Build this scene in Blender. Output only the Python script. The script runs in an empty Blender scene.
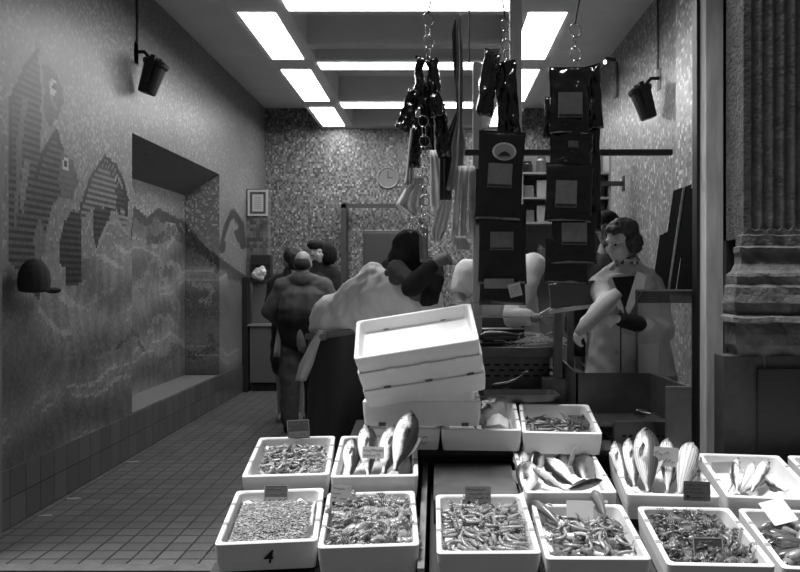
import bpy, bmesh, math, random
import numpy as np
from mathutils import Vector, Matrix, Euler, noise
random.seed(7)
S = bpy.context.scene
COL = S.collection
R = math.radians
PI = math.pi
# ------------------------------------------------------------ camera, light, exposure
F, VX, VY, CH = 778.0, 438.0, 278.0, 1.49        # focal length (px), vanishing point (px), eye height
cd = bpy.data.cameras.new('camera'); cam = bpy.data.objects.new('camera', cd); COL.objects.link(cam)
cam.location = (0, 0, CH); cam.rotation_euler = (PI/2, 0, 0)
cd.sensor_width = 36.0; cd.lens = F*36.0/800.0
cd.shift_x = -(VX-400)/800.0; cd.shift_y = (VY-286)/800.0
cd.clip_end = 200
S.camera = cam
w = bpy.data.worlds.new('overcast_sky'); S.world = w; w.use_nodes = True
w.node_tree.nodes['Background'].inputs[0].default_value = (1, 1, 1, 1)
w.node_tree.nodes['Background'].inputs[1].default_value = 0.085
sl = bpy.data.lights.new('daylight', 'SUN'); sl.energy = 5.0; sl.angle = R(22)
so = bpy.data.objects.new('daylight', sl); COL.objects.link(so); so.rotation_euler = (R(1), R(-14), 0); so.location = (0, 0, 8)
vs = S.view_settings
vs.view_transform = 'Standard'; vs.look = 'None'; vs.gamma = 1.0; vs.use_curve_mapping = False
vs.exposure = 0.15
PANEL_E = 12.0     # ceiling light panels
SPOT_E = 25.0

# ------------------------------------------------------------ helpers
def W(px, py, D):
    return Vector(((px-VX)/F*D, D, CH-(py-VY)/F*D))
def lin(v):
    v = v/255.0
    return v/12.92 if v <= .04045 else ((v+.055)/1.055)**2.4
MATS = {}
def mat(name, g, rough=.6, metal=0., bump=0., bscale=60., var=0., vscale=8., coat=0., emit=0., detail=4., stretch=None, alpha=1., trans=0.):
    """g: grey as an sRGB value 0-255"""
    if name in MATS: return MATS[name]
    m = bpy.data.materials.new(name); m.use_nodes = True; nt = m.node_tree; N = nt.nodes; L = nt.links
    b = N['Principled BSDF']; c = lin(g)
    b.inputs['Base Color'].default_value = (c, c, c, 1); b.inputs['Roughness'].default_value = rough; b.inputs['Metallic'].default_value = metal
    b.inputs['Coat Weight'].default_value = coat; b.inputs['Coat Roughness'].default_value = .12
    if trans: b.inputs['Transmission Weight'].default_value = trans
    if alpha < 1: b.inputs['Alpha'].default_value = alpha
    if emit:
        b.inputs['Emission Color'].default_value = (1, 1, 1, 1); b.inputs['Emission Strength'].default_value = emit
    tc = N.new('ShaderNodeTexCoord'); mp = N.new('ShaderNodeMapping'); L.new(tc.outputs['Object'], mp.inputs[0])
    if stretch: mp.inputs['Scale'].default_value = stretch
    if var:
        n = N.new('ShaderNodeTexNoise'); n.inputs['Scale'].default_value = vscale; n.inputs['Detail'].default_value = detail
        L.new(mp.outputs[0], n.inputs[0])
        r = N.new('ShaderNodeMapRange'); r.inputs[1].default_value = .3; r.inputs[2].default_value = .7
        r.inputs[3].default_value = c*(1-var); r.inputs[4].default_value = min(1, c*(1+var))
        L.new(n.outputs[0], r.inputs[0]); L.new(r.outputs[0], b.inputs['Base Color'])
    if bump:
        n2 = N.new('ShaderNodeTexNoise'); n2.inputs['Scale'].default_value = bscale; n2.inputs['Detail'].default_value = 5
        L.new(mp.outputs[0], n2.inputs[0])
        bp = N.new('ShaderNodeBump'); bp.inputs['Strength'].default_value = bump; bp.inputs['Distance'].default_value = .01
        L.new(n2.outputs[0], bp.inputs['Height']); L.new(bp.outputs[0], b.inputs['Normal'])
    MATS[name] = m
    return m
def mosaic(name, ax, s, lo, hi, light=.0, lightv=200, grout=.55, rough=.35, gw=.09, s2=None):
    """small tiles; ax = the two object axes that span the wall"""
    m = bpy.data.materials.new(name); m.use_nodes = True; nt = m.node_tree; N = nt.nodes; L = nt.links
    b = N['Principled BSDF']; b.inputs['Roughness'].default_value = rough
    tc = N.new('ShaderNodeTexCoord'); sp = N.new('ShaderNodeSeparateXYZ'); L.new(tc.outputs['Object'], sp.inputs[0])
    def mth(op, a, bb=None):
        n = N.new('ShaderNodeMath'); n.operation = op
        for i, q in enumerate((a, bb)):
            if q is None: continue
            if isinstance(q, (int, float)): n.inputs[i].default_value = q
            else: L.new(q, n.inputs[i])
        return n.outputs[0]
    fl, gr = [], []
    for a, ss in zip(ax, (s, s2 or s)):
        q = mth('DIVIDE', sp.outputs[a], ss); fl.append(mth('FLOOR', q)); f = mth('FRACT', q)
        gr.append(mth('LESS_THAN', f, gw))
    cb = N.new('ShaderNodeCombineXYZ'); L.new(fl[0], cb.inputs[0]); L.new(fl[1], cb.inputs[1])
    wn = N.new('ShaderNodeTexWhiteNoise'); wn.noise_dimensions = '3D'; L.new(cb.outputs[0], wn.inputs[0])
    r = N.new('ShaderNodeMapRange'); L.new(wn.outputs[0], r.inputs[0]); r.inputs[3].default_value = lin(lo); r.inputs[4].default_value = lin(hi)
    v = r.outputs[0]
    if light:
        k = mth('GREATER_THAN', wn.outputs[0], 1-light)
        mx = N.new('ShaderNodeMix'); L.new(k, mx.inputs[0]); L.new(v, mx.inputs[2]); mx.inputs[3].default_value = lin(lightv); v = mx.outputs[0]
    g = mth('MAXIMUM', gr[0], gr[1]); g2 = mth('MULTIPLY', g, 1-grout); g3 = mth('SUBTRACT', 1.0, g2)
    v = mth('MULTIPLY', v, g3)
    L.new(v, b.inputs['Base Color'])
    return m
def prop(o, label=None, cat=None, group=None, kind=None):
    if label: o['label'] = label
    if cat: o['category'] = cat
    if group: o['group'] = group
    if kind: o['kind'] = kind
    return o
def thing(name, label, cat, loc=(0, 0, 0), rz=0, group=None, mw=None):
    o = bpy.data.objects.new(name, None); COL.objects.link(o); o.empty_display_size = .05
    if mw is not None: o.matrix_world = mw
    else: o.location = loc; o.rotation_euler = (0, 0, rz)
    return prop(o, label, cat, group)
class MB:
    def __init__(s): s.bm = bmesh.new(); s.k = 0
    def mi(s, fs):
        for f in fs: f.material_index = s.k
    def face(s, vs_):
        try: f = s.bm.faces.new(vs_); f.material_index = s.k; return f
        except ValueError: return None
    def box(s, x0, x1, y0, y1, z0, z1, M=None):
        P = [Vector((x, y, z)) for z in (z0, z1) for y in (y0, y1) for x in (x0, x1)]
        if M is not None: P = [M @ p for p in P]
        v = [s.bm.verts.new(p) for p in P]
        for q in ((0, 2, 3, 1), (4, 5, 7, 6), (0, 1, 5, 4), (2, 6, 7, 3), (0, 4, 6, 2), (1, 3, 7, 5)): s.face([v[i] for i in q])
        return s
    def loft(s, rings, cap=True, closed=True):
        vr = [[s.bm.verts.new(p) for p in r] for r in rings]
        n = len(vr[0])
        for a, b in zip(vr, vr[1:]):
            for i in range(n if closed else n-1): s.face([a[i], a[(i+1) % n], b[(i+1) % n], b[i]])
        if cap: s.face(vr[0][::-1]); s.face(vr[-1])
        return vr
    def tube(s, pts, r, n=8, cap=True):
        pts = [Vector(p) for p in pts]; rings = []
        rr = r if isinstance(r, (list, tuple)) else [r]*len(pts)
        up = Vector((0.13, 0.27, 1)).normalized()
        for i, p in enumerate(pts):
            d = (pts[min(i+1, len(pts)-1)]-pts[max(i-1, 0)]).normalized()
            if abs(d.dot(up)) > .95: up = Vector((1, .2, .1)).normalized()
            a = d.cross(up).normalized(); b = d.cross(a).normalized()
            rings.append([p+(a*math.cos(2*PI*k/n)+b*math.sin(2*PI*k/n))*rr[i] for k in range(n)])
        s.loft(rings, cap); return s
    def ring(s, c, Rr, r, M=None, n=14, m=6):
        M = M or Matrix.Identity(3); vv = []
        for i in range(n):
            a = 2*PI*i/n; row = []
            for j in range(m):
                t = 2*PI*j/m
                row.append(s.bm.verts.new(Vector(c)+M @ Vector(((Rr+r*math.cos(t))*math.cos(a), r*math.sin(t), (Rr+r*math.cos(t))*math.sin(a)))))
            vv.append(row)
        for i in range(n):
            for j in range(m): s.face([vv[i][j], vv[i][(j+1) % m], vv[(i+1) % n][(j+1) % m], vv[(i+1) % n][j]])
        return s
    def ell(s, c, r, M=None, n=12, m=8):
        rings = []
        M = M or Matrix.Identity(3)
        for i in range(1, m):
            t = PI*i/m; rings.append([Vector(c)+M @ Vector((r[0]*math.sin(t)*math.cos(2*PI*k/n), r[1]*math.sin(t)*math.sin(2*PI*k/n), r[2]*math.cos(t))) for k in range(n)])
        vr = s.loft(rings, cap=False)
        for z, row in ((r[2], vr[0]), (-r[2], vr[-1])):
            p = s.bm.verts.new(Vector(c)+M @ Vector((0, 0, z)))
            for k in range(n): s.face([p, row[k], row[(k+1) % n]])
        return s
    def cap(s, a, ra, b, rb, n=14):
        a, b = Vector(a), Vector(b); d = b-a; Ln = d.length
        if Ln < 1e-5: return s.ell(a, (ra, ra, ra))
        d /= Ln; up = Vector((0, 0, 1)) if abs(d.z) < .9 else Vector((1, 0, 0))
        u = d.cross(up).normalized(); v = d.cross(u)
        prof = [(-ra*math.cos(t), ra*math.sin(t)) for t in (.3, .7, 1.1, PI/2)]+[(Ln+rb*math.sin(t), rb*math.cos(t)) for t in (0, .5, .9, 1.27)]
        s.loft([[a+d*q+(u*math.cos(2*PI*k/n)+v*math.sin(2*PI*k/n))*rad for k in range(n)] for q, rad in prof]); return s
    def prism(s, poly, h, M=None):
        """poly in xz, thickness h along y"""
        M = M or Matrix.Identity(4)
        a = [s.bm.verts.new(M @ Vector((x, -h/2, z))) for x, z in poly]; b = [s.bm.verts.new(M @ Vector((x, h/2, z))) for x, z in poly]
        s.face(a); s.face(b[::-1]); n = len(poly)
        for i in range(n): s.face([a[i], b[i], b[(i+1) % n], a[(i+1) % n]])
        return s
    def mesh(s, name, mats, smooth=False):
        bmesh.ops.recalc_face_normals(s.bm, faces=s.bm.faces)
        me = bpy.data.meshes.new(name); s.bm.to_mesh(me); s.bm.free()
        for m in (mats if isinstance(mats, (list, tuple)) else [mats]): me.materials.append(m)
        if smooth: me.shade_smooth()
        return me
    def build(s, name, mats, parent=None, smooth=False, bevel=0, **kw):
        me = s.mesh(name, mats, smooth); o = bpy.data.objects.new(name, me); COL.objects.link(o)
        if parent: o.parent = parent
        if bevel:
            b = o.modifiers.new('bevel', 'BEVEL'); b.width = bevel; b.segments = 2; b.limit_method = 'ANGLE'
        return prop(o, **kw) if kw else o
def recenter(o):
    """put a parentless mesh's origin at the centre of its base"""
    co = np.empty(len(o.data.vertices)*3); o.data.vertices.foreach_get('co', co); co = co.reshape(-1, 3)
    c = Vector(((co[:, 0].min()+co[:, 0].max())/2, (co[:, 1].min()+co[:, 1].max())/2, co[:, 2].min()))
    o.data.transform(Matrix.Translation(-c)); o.location = c
    return o
def place(o, loc): o.location = loc; return o
def dup(root, mw, label=None, group=None):
    r = root.copy(); COL.objects.link(r); r.matrix_world = mw
    if label: r['label'] = label
    if group: r['group'] = group
    for ch in list(root.children):
        c = ch.copy(); COL.objects.link(c); c.parent = r
        for g in ch.children:
            d = g.copy(); COL.objects.link(d); d.parent = c
    return r
def bake(mb, name, m, parent=None, base=(0, 0, 0), voxel=.01, smooth=6, disp=0, dscale=6., dstretch=(1, 1, 1)):
    """one continuous surface out of overlapping rounded volumes"""
    me = mb.mesh('tmp', m); o = bpy.data.objects.new('tmp', me); COL.objects.link(o)
    r = o.modifiers.new('r', 'REMESH'); r.mode = 'VOXEL'; r.voxel_size = voxel
    if smooth:
        q = o.modifiers.new('s', 'SMOOTH'); q.iterations = smooth; q.factor = .5
    dg = bpy.context.evaluated_depsgraph_get(); dg.update()
    nm = bpy.data.meshes.new_from_object(o.evaluated_get(dg), preserve_all_data_layers=False, depsgraph=dg)
    bpy.data.objects.remove(o)
    nm.name = name; nm.materials.clear(); nm.materials.append(m)
    n = len(nm.vertices); co = np.empty(n*3); nm.vertices.foreach_get('co', co); co = co.reshape(-1, 3)
    if disp:
        no = np.empty(n*3); nm.vertices.foreach_get('normal', no); no = no.reshape(-1, 3)
        d = np.array([noise.noise(Vector((c[0]*dscale*dstretch[0], c[1]*dscale*dstretch[1], c[2]*dscale*dstretch[2]))) + .5*noise.noise(Vector((c[0]*dscale*2.3*dstretch[0]+7, c[1]*dscale*2.3*dstretch[1], c[2]*dscale*2.3*dstretch[2]))) for c in co])
        co = co+no*(d*disp)[:, None]
    co -= np.array(base)
    nm.vertices.foreach_set('co', co.ravel()); nm.update(); nm.shade_smooth()
    ob = bpy.data.objects.new(name, nm); COL.objects.link(ob)
    if parent: ob.parent = parent
    return ob
def struct(o): o['kind'] = 'structure'; return o

# ------------------------------------------------------------ setting
XL, XR, YB, ZC = -2.56, 1.95, 11.5, 4.0
YF = 4.35         # shopfront line
# floor: small quarry tiles
fm = bpy.data.materials.new('quarry_tile_floor'); fm.use_nodes = True; nt = fm.node_tree; N = nt.nodes; L = nt.links
b = N['Principled BSDF']; tc = N.new('ShaderNodeTexCoord'); br = N.new('ShaderNodeTexBrick'); L.new(tc.outputs['Object'], br.inputs[0])
br.offset = 0; br.squash = 1; br.inputs['Scale'].default_value = 1; br.inputs['Mortar Size'].default_value = .006; br.inputs['Mortar Smooth'].default_value = .15
br.inputs['Brick Width'].default_value = .125; br.inputs['Row Height'].default_value = .125
for k, v in (('Color1', 86), ('Color2', 100), ('Mortar', 12)): c = lin(v); br.inputs[k].default_value = (c, c, c, 1)
n = N.new('ShaderNodeTexNoise'); n.inputs['Scale'].default_value = 2.5; n.inputs['Detail'].default_value = 6; L.new(tc.outputs['Object'], n.inputs[0])
mr = N.new('ShaderNodeMapRange'); mr.inputs[3].default_value = .7; mr.inputs[4].default_value = 1.25; L.new(n.outputs[0], mr.inputs[0])
mx = N.new('ShaderNodeVectorMath'); mx.operation = 'SCALE'; L.new(br.outputs['Color'], mx.inputs[0]); L.new(mr.outputs[0], mx.inputs['Scale']); L.new(mx.outputs[0], b.inputs['Base Color'])
b.inputs['Roughness'].default_value = .45
bp = N.new('ShaderNodeBump'); bp.inputs['Strength'].default_value = .5; bp.inputs['Distance'].default_value = .004; bp.invert = True; L.new(br.outputs['Fac'], bp.inputs['Height']); L.new(bp.outputs[0], b.inputs['Normal'])
struct(MB().box(XL-.6, XR+.5, 4.02, YB+.3, -.15, 0).build('floor', fm))
pav = mat('pavement_stone', 38, .9, bump=.3, bscale=40, var=.2, vscale=5)
struct(MB().box(-9, 9, -8, 3.99, -.17, -.02).build('floor_pavement', pav))
struct(MB().box(-3.0, 3.0, 3.93, 4.02, -.12, .012).build('trim_threshold', mat('threshold_stone', 90, .7, bump=.3, var=.2)))

# ---- left wall as a field of small tiles, each with a colour of its own; the mural is in the tiles
def poly_in(px, py, poly):
    inside = np.zeros(px.shape, bool); n = len(poly); j = n-1
    for i in range(n):
        xi, yi = poly[i]; xj, yj = poly[j]
        c = ((yi > py) != (yj > py)) & (px < (xj-xi)*(py-yi)/((yj-yi) if yj != yi else 1e-9)+xi)
        inside ^= c; j = i
    return inside
rng = np.random.default_rng(3)
def seg_d(px, py, pts):
    d = np.full(px.shape, 1e9)
    for (x0, y0), (x1, y1) in zip(pts, pts[1:]):
        dx, dy = x1-x0, y1-y0; t = np.clip(((px-x0)*dx+(py-y0)*dy)/(dx*dx+dy*dy), 0, 1)
        d = np.minimum(d, np.hypot(px-x0-t*dx, py-y0-t*dy))
    return d
def mural(Y, Z, X, row):
    """grey (sRGB) of each tile of the fish mural; drawn on the plane of the wall"""
    px = VX+F*X/Y; py = VY-F*(Z-CH)/Y
    n = rng.random(px.shape)
    g = 118+22*(n-.5)
    g = np.where(n > .94, 148, g)
    # light streaks in the upper wall
    sw = np.sin(Y*1.9+Z*2.6)*np.sin(Z*3.1-Y*.7+1)
    g = np.where((rng.random(px.shape) < .05+.20*np.clip(sw, 0, 1)) & (py < 250-px*.2), 146, g)
    g = g+6*sw
    # wave and rock bands in the lower part
    top = np.interp(px, [0, 40, 75, 110, 131, 134, 147, 158, 170, 185, 205, 225, 245], [290, 300, 262, 250, 232, 206, 217, 208, 214, 222, 246, 262, 275])
    low = py > top
    def fb(sc, o):
        return (np.sin(Y*sc+o+1.7*np.sin(Z*sc*1.3+o*2))+np.sin(Z*sc*1.7-o+1.3*np.sin(Y*sc*.8-o))+.6*np.sin((Y+Z)*sc*2.3+o*3))/2.6
    q = Z*4.0+1.3*fb(1.1, .5)+.5*fb(3.1, 2.)
    band = np.sin(q*2.6)
    lg = 110+15*band+9*fb(6., 1.)+20*(n-.5)+6*np.sin(Y*37+4*fb(5, 3))*(np.sin(Y*2.3+1) > 0)  # base tone raised: daylight falling on the lower wall is painted into the tiles
    lg = np.where((np.abs(band-.8) < .10) & (fb(4., 4.) > -.1), lg+22, lg)
    lg = np.where((n > .9) & (fb(2.4, 7.) > .25), 108, lg)
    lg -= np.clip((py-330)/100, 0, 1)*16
    g = np.where(low, lg, g)
    edge = low & (py-top < 11+5*fb(9., 2.)) & (px > 131); g = np.where(edge, 60+22*n, g)
    def soft(pts, wd, v):
        nonlocal g
        dd = seg_d(px+4*fb(11., 1.), py+4*fb(9., 5.), pts)
        g = np.where((dd < wd) & (rng.random(px.shape) < .8), .5*g+.5*v+14*(n-.5), g)
    for pts, wd, v in (([(170, 262), (178, 274), (186, 272), (190, 284), (200, 288), (206, 286), (212, 292), (212, 302), (204, 300)], 2.6, 160), ([(150, 330), (158, 318), (166, 314), (174, 324)], 2.2, 150), ([(158, 262), (168, 290), (180, 312)], 1.8, 140),
                       ([(150, 240), (175, 232), (200, 246), (225, 270)], 5.5, 50), ([(134, 290), (146, 276), (152, 262)], 2.2, 145), ([(70, 330), (84, 310), (95, 300), (110, 288)], 2.6, 135), ([(20, 300), (60, 292), (85, 280)], 2.2, 128), ([(120, 345), (134, 330), (142, 350)], 3, 50), ([(95, 360), (110, 348), (118, 362), (108, 372)], 2.5, 120), ([(160, 362), (176, 350), (198, 356), (214, 340)], 4.5, 60)):
        soft(pts, wd, v)
    rows = (row % 2) == 0
    def fill(poly, va, vb):
        nonlocal g
        k = poly_in(px, py, poly); g = np.where(k, np.where(rows, va, vb)+16*(n-.5), g)
    def line(pts, wd, v):
        nonlocal g
        g = np.where(seg_d(px, py, pts) < wd, v, g)
    # left fish
    fill([(38, 52), (24, 72), (12, 98), (9, 160), (8, 262), (22, 275), (38, 300), (34, 240), (40, 150), (42, 100), (41, 66)], 42, 84)
    fill([(30, 95), (24, 120), (20, 190), (14, 240), (17, 140), (22, 100)], 104, 96)
    fill([(31, 160), (26, 190), (22, 222), (20, 190), (24, 160)], 120, 108)
    fill([(42, 64), (53, 68), (61, 84), (64, 100), (58, 118), (49, 127), (44, 112)], 86, 78)
    line([(40, 60), (43, 90), (42, 112), (48, 128)], 1.4, 125); line([(50, 80), (52, 100), (57, 110)], 1.4, 118)
    line([(38, 50), (24, 70), (12, 96)], 1.7, 48); line([(11, 96), (11, 170)], 1.6, 50)
    line([(53, 83), (53.5, 91)], 3.2, 175); line([(54, 86), (54, 88)], 1.8, 25)
    # second fish
    fill([(56, 133), (40, 158), (33, 180), (28, 220), (24, 262), (34, 292), (40, 300), (42, 250), (52, 205), (64, 192), (66, 165)], 38, 82)
    fill([(62, 150), (73, 162), (79, 182), (73, 198), (62, 200), (58, 180)], 94, 84)
    line([(56, 131), (42, 156), (36, 176)], 1.8, 38); line([(57, 134), (60, 144), (63, 150)], 1.6, 40)
    line([(65.5, 160), (65.5, 168)], 2.6, 178); line([(65.5, 163), (65.5, 165)], 1.4, 30)
    fill([(40, 218), (33, 238), (36, 262), (46, 252), (44, 232)], 104, 100)
    # arched fish
    fill([(104, 158), (92, 172), (80, 204), (78, 222), (92, 210), (108, 206), (116, 214), (118, 190), (112, 168)], 70, 118)
    line([(79, 214), (92, 176), (104, 158)], 1.4, 60)
    for k in range(9):
        a = k/8; x = 104+16*a+3*a*(1-a)*4; y = 158+34*a*a
        line([(x, y), (x-3, y+7)], 1.1, 40)
    fill([(118, 182), (125, 192), (128, 212), (120, 220), (116, 206)], 36, 60)
    fill([(121, 208), (128, 214), (126, 230), (118, 226)], 120, 88)
    line([(104, 156), (116, 166), (123, 182), (127, 200), (126, 216)], 1.5, 34)
    fill([(73, 210), (64, 222), (60, 240), (60, 265), (65, 266), (65, 284), (74, 286), (82, 282), (82, 216)], 30, 62)
    fill([(94, 208), (112, 208), (107, 226), (97, 250), (93, 236)], 36, 64)
    line([(97, 250), (108, 222), (118, 222), (127, 234)], 1.5, 130)
    # small leaping fish beside the picture frame
    line([(222, 250), (226, 228), (233, 212), (241, 224), (243, 246)], 3.0, 62); line([(226, 240), (232, 222), (238, 234)], 1.5, 128)
    line([(237, 232), (240, 240)], 3.0, 70)
    g = g*1.0
    gp = rng.random(px.shape)
    g = np.where((px > 180) & (px < 219) & (py < 232) & (py > 178) & (gp > .88), 165, g)
    return np.clip(g, 20, 225)
def tile_mat():
    m = bpy.data.materials.new('mural_mosaic'); m.use_nodes = True; nt = m.node_tree; N = nt.nodes; L = nt.links
    b = N['Principled BSDF']; b.inputs['Roughness'].default_value = .38
    a = N.new('ShaderNodeAttribute'); a.attribute_name = 'tile_colour'; L.new(a.outputs['Color'], b.inputs['Base Color'])
    return m
tm = tile_mat()
TS = .0215
def tiled(name, planes, extra=None):
    """planes: (origin, u dir, v dir, nu, nv, hole function, tone function)"""
    V, Fc, Cc = [], [], []
    base = 0
    for (o, u, v, nu, nv, keep, tone) in planes:
        o, u, v = map(np.array, (o, u, v))
        i, j = np.meshgrid(np.arange(nu+1), np.arange(nv+1), indexing='ij')
        P = o+i[..., None]*u+j[..., None]*v
        V.append(P.reshape(-1, 3))
        ii, jj = np.meshgrid(np.arange(nu), np.arange(nv), indexing='ij')
        C = o+(ii[..., None]+.5)*u+(jj[..., None]+.5)*v
        k = keep(C) if keep else np.ones(ii.shape, bool)
        g = tone(C, jj)
        a = base+ii*(nv+1)+jj; f = np.stack([a, a+nv+1, a+nv+2, a+1], -1)[k]
        Fc.append(f); Cc.append(g[k]); base += (nu+1)*(nv+1)
    V = np.concatenate(V); Fc = np.concatenate(Fc); Cc = np.concatenate(Cc)
    me = bpy.data.meshes.new(name); me.from_pydata(V.tolist(), [], Fc.tolist())
    x = Cc/255.0; l = np.where(x <= .04045, x/12.92, ((x+.055)/1.055)**2.4)
    at = me.attributes.new('tile_colour', 'FLOAT_COLOR', 'FACE')
    buf = np.ones((len(l), 4)); buf[:, 0] = buf[:, 1] = buf[:, 2] = l
    at.data.foreach_set('color', buf.ravel()); me.materials.append(tm); me.update()
    o = bpy.data.objects.new(name, me); COL.objects.link(o); return o
RY0, RY1, RZ0, RZ1, RD = 6.5, 9.1, .36, 2.70, .40
Y0w = 4.38
nu = int((YB-Y0w)/TS)+1; nv = int((ZC-.34)/TS)+1
hole = lambda C: ~((C[..., 1] > RY0) & (C[..., 1] < RY1) & (C[..., 2] > RZ0) & (C[..., 2] < RZ1))
tn = lambda C, jj: mural(C[..., 1], C[..., 2], C[..., 0], jj)
plain = lambda C, jj: 120+40*(rng.random(jj.shape)-.5)
ZD = 2.45; SLn = math.hypot(RD, RZ1-ZD)
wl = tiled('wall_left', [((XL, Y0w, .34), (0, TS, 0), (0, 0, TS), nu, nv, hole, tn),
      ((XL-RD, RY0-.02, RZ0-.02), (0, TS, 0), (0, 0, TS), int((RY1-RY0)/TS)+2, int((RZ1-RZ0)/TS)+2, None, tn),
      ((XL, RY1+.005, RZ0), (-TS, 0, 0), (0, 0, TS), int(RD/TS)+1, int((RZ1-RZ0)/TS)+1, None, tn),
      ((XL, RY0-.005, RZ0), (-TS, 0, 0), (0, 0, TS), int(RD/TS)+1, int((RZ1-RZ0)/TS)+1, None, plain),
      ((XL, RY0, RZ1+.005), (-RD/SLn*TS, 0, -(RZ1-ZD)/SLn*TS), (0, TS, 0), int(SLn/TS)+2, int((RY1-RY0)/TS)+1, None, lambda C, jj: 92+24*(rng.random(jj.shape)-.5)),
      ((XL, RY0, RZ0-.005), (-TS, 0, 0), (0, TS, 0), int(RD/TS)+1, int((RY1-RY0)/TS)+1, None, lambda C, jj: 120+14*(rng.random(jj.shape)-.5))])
struct(wl)
plaster = mat('dark_plaster', 70, .9)
struct(MB().box(XL-.75, XL-.45, 4.3, YB+.3, -.1, 4.3).box(XL-.46, XL-.004, 4.3, 4.37, -.1, 4.3).build('wall_left_backing', plaster))
bw = mosaic('back_wall_mosaic', (0, 2), .024, 62, 146, light=.05, lightv=180, grout=.8, s2=.030)
struct(MB().box(XL-.3, XR+.3, YB, YB+.2, -.1, 4.2).build('wall_back', bw))
rw = mosaic('right_wall_mosaic', (1, 2), .03, 105, 165, light=.08, lightv=205, grout=.7, s2=.03)
struct(MB().box(XR, XR+.3, 4.6, YB+.1, -.1, 4.2).build('wall_right', rw))
rp = mosaic('pier_mosaic', (1, 2), .034, 120, 190, light=.15, lightv=225, grout=.6, s2=.034)
struct(MB().box(XR-.10, XR+.02, 4.6, 6.05, 1.42, 4.2).build('trim_pier', rp))
# skirting of dark glazed tiles
sk = mosaic('skirting_tile', (1, 2), .178, 76, 92, grout=.2, rough=.3, gw=.05, s2=.178)
struct(MB().box(XL-.02, XL+.012, 4.38, YB, 0, .352).build('baseboard_left', sk))
struct(MB().box(XR-.012, XR+.02, 5.2, YB, 0, .352).build('baseboard_right', sk))
# ceiling: outer ceiling, lowered raft with light panels, three strip lights and coffers between them
cm = mat('ceiling_paint', 228, .85, var=.06, vscale=2)
struct(MB().box(XL-.7, XR+.4, YF, YB+.3, ZC, ZC+.15).build('ceiling', cm))
raft = mat('raft_paint', 205, .8, var=.06, vscale=2)
ZR = 3.70
LP = [(6.46, 7.85), (8.23, 9.70), (10.06, 11.3)]
lx0, lx1, rx0, rx1 = -1.67, -1.345, .745, 1.08
ST = [(5.95, 6.42), (7.96, 8.23), (9.77, 10.08)]
sx0, sx1 = -1.235, .60
mb = MB()
def bar(x0, x1, y0, y1): mb.box(x0, x1, y0, y1, ZR, ZC-.001)
for (a0, a1) in ((lx0, lx1), (rx0, rx1)):
    ys = [5.6]+[q for p in LP for q in p]+[YB]
    for i in range(0, len(ys), 2): bar(a0, a1, ys[i], ys[i+1])
bar(lx0-.05, lx0, 5.6, YB); bar(rx1, rx1+.05, 5.6, YB); bar(lx1, sx0, 5.6, YB); bar(sx1, rx0, 5.6, YB)
bar(sx0, sx1, 5.6, 5.95); bar(sx0, sx1, YB-.25, YB)
for a, b_ in ST: bar(sx0, sx1, b_, b_+.10); 
for a, b_ in ST[1:]: bar(sx0, sx1, a-.09, a)
bar(sx0, sx1, 7.35, 7.5)
struct(mb.build('ceiling_raft', raft))
pm = mat('light_diffuser', 240, .5, emit=PANEL_E)
fr_m = mat('white_enamel', 205, .4)
wz = {0: 'nearest', 1: 'middle', 2: 'farthest'}
for side, a0, a1 in (('left', lx0, lx1), ('right', rx0, rx1)):
    for i, (y0, y1) in enumerate(LP):
        t = thing('ceiling_panel_light', '%s of the three bright light panels on the %s of the ceiling' % (wz[i], side), 'ceiling light', ((a0+a1)/2, (y0+y1)/2, ZR), 0, 'ceiling light panels')
        hx, hy = (a1-a0)/2, (y1-y0)/2
        MB().box(-hx+.008, hx-.008, -hy+.008, hy-.008, -.007, .03).build('diffuser', pm, t)
        q = MB().box(-hx, -hx+.008, -hy, hy, -.003, .05).box(hx-.008, hx, -hy, hy, -.003, .05).box(-hx, hx, -hy, -hy+.008, -.003, .05).box(-hx, hx, hy-.008, hy, -.003, .05)
        q.build('frame', fr_m, t)
for i, (y0, y1) in enumerate(ST):
    t = thing('ceiling_strip_light', '%s of the three bright strip lights running across the middle of the ceiling' % wz[i], 'ceiling light', ((sx0+sx1)/2, (y0+y1)/2, ZR), 0, 'ceiling strip lights')
    hx, hy = (sx1-sx0)/2, (y1-y0)/2
    MB().box(-hx+.006, hx-.006, -hy+.006, hy-.006, -.007, .03).build('diffuser', pm, t)
    MB().box(-hx, hx, -hy, -hy+.006, -.003, .05).box(-hx, hx, hy-.006, hy, -.003, .05).build('frame', fr_m, t)

# shopfront: facade, frame strip, stone pilaster
st = mat('weathered_dark_stone', 92, .85, bump=.9, bscale=45, var=.35, vscale=14, detail=8)
st2 = mat('dark_polished_stone', 62, .6, bump=.2, bscale=60, var=.2, vscale=20)
fs = mat('grey_frame_stone', 225, .7, bump=.2, bscale=30, var=.2, vscale=6, stretch=(3, 3, .5))
struct(MB().box(-6, 6, YF, YF+.25, 3.25, 4.15).build('wall_facade_upper', mat('facade_plaster', 90, .9)))
struct(MB().box(-6, XL-.02, 4.1, 4.36, -.1, 4.15).build('wall_facade_left', mat('facade_plaster', 90, .9)))
struct(MB().box(XL-.02, XL+.055, 4.43, 4.47, 0, 2.3).build('trim_left_post', mat('pale_post', 120, .6, var=.1)))
struct(MB().box(1.515, 1.615, 4.40, 4.56, -.02, 3.3).build('trim_right_post', fs, bevel=.004))
struct(MB().box(1.497, 1.517, 4.50, 4.58, -.02, 3.3).build('trim_right_rail', mat('black_seal', 18, .5)))
struct(MB().box(1.618, 6, 4.37, 4.60, -.1, 4.15).build('wall_facade_right', st2))
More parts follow.
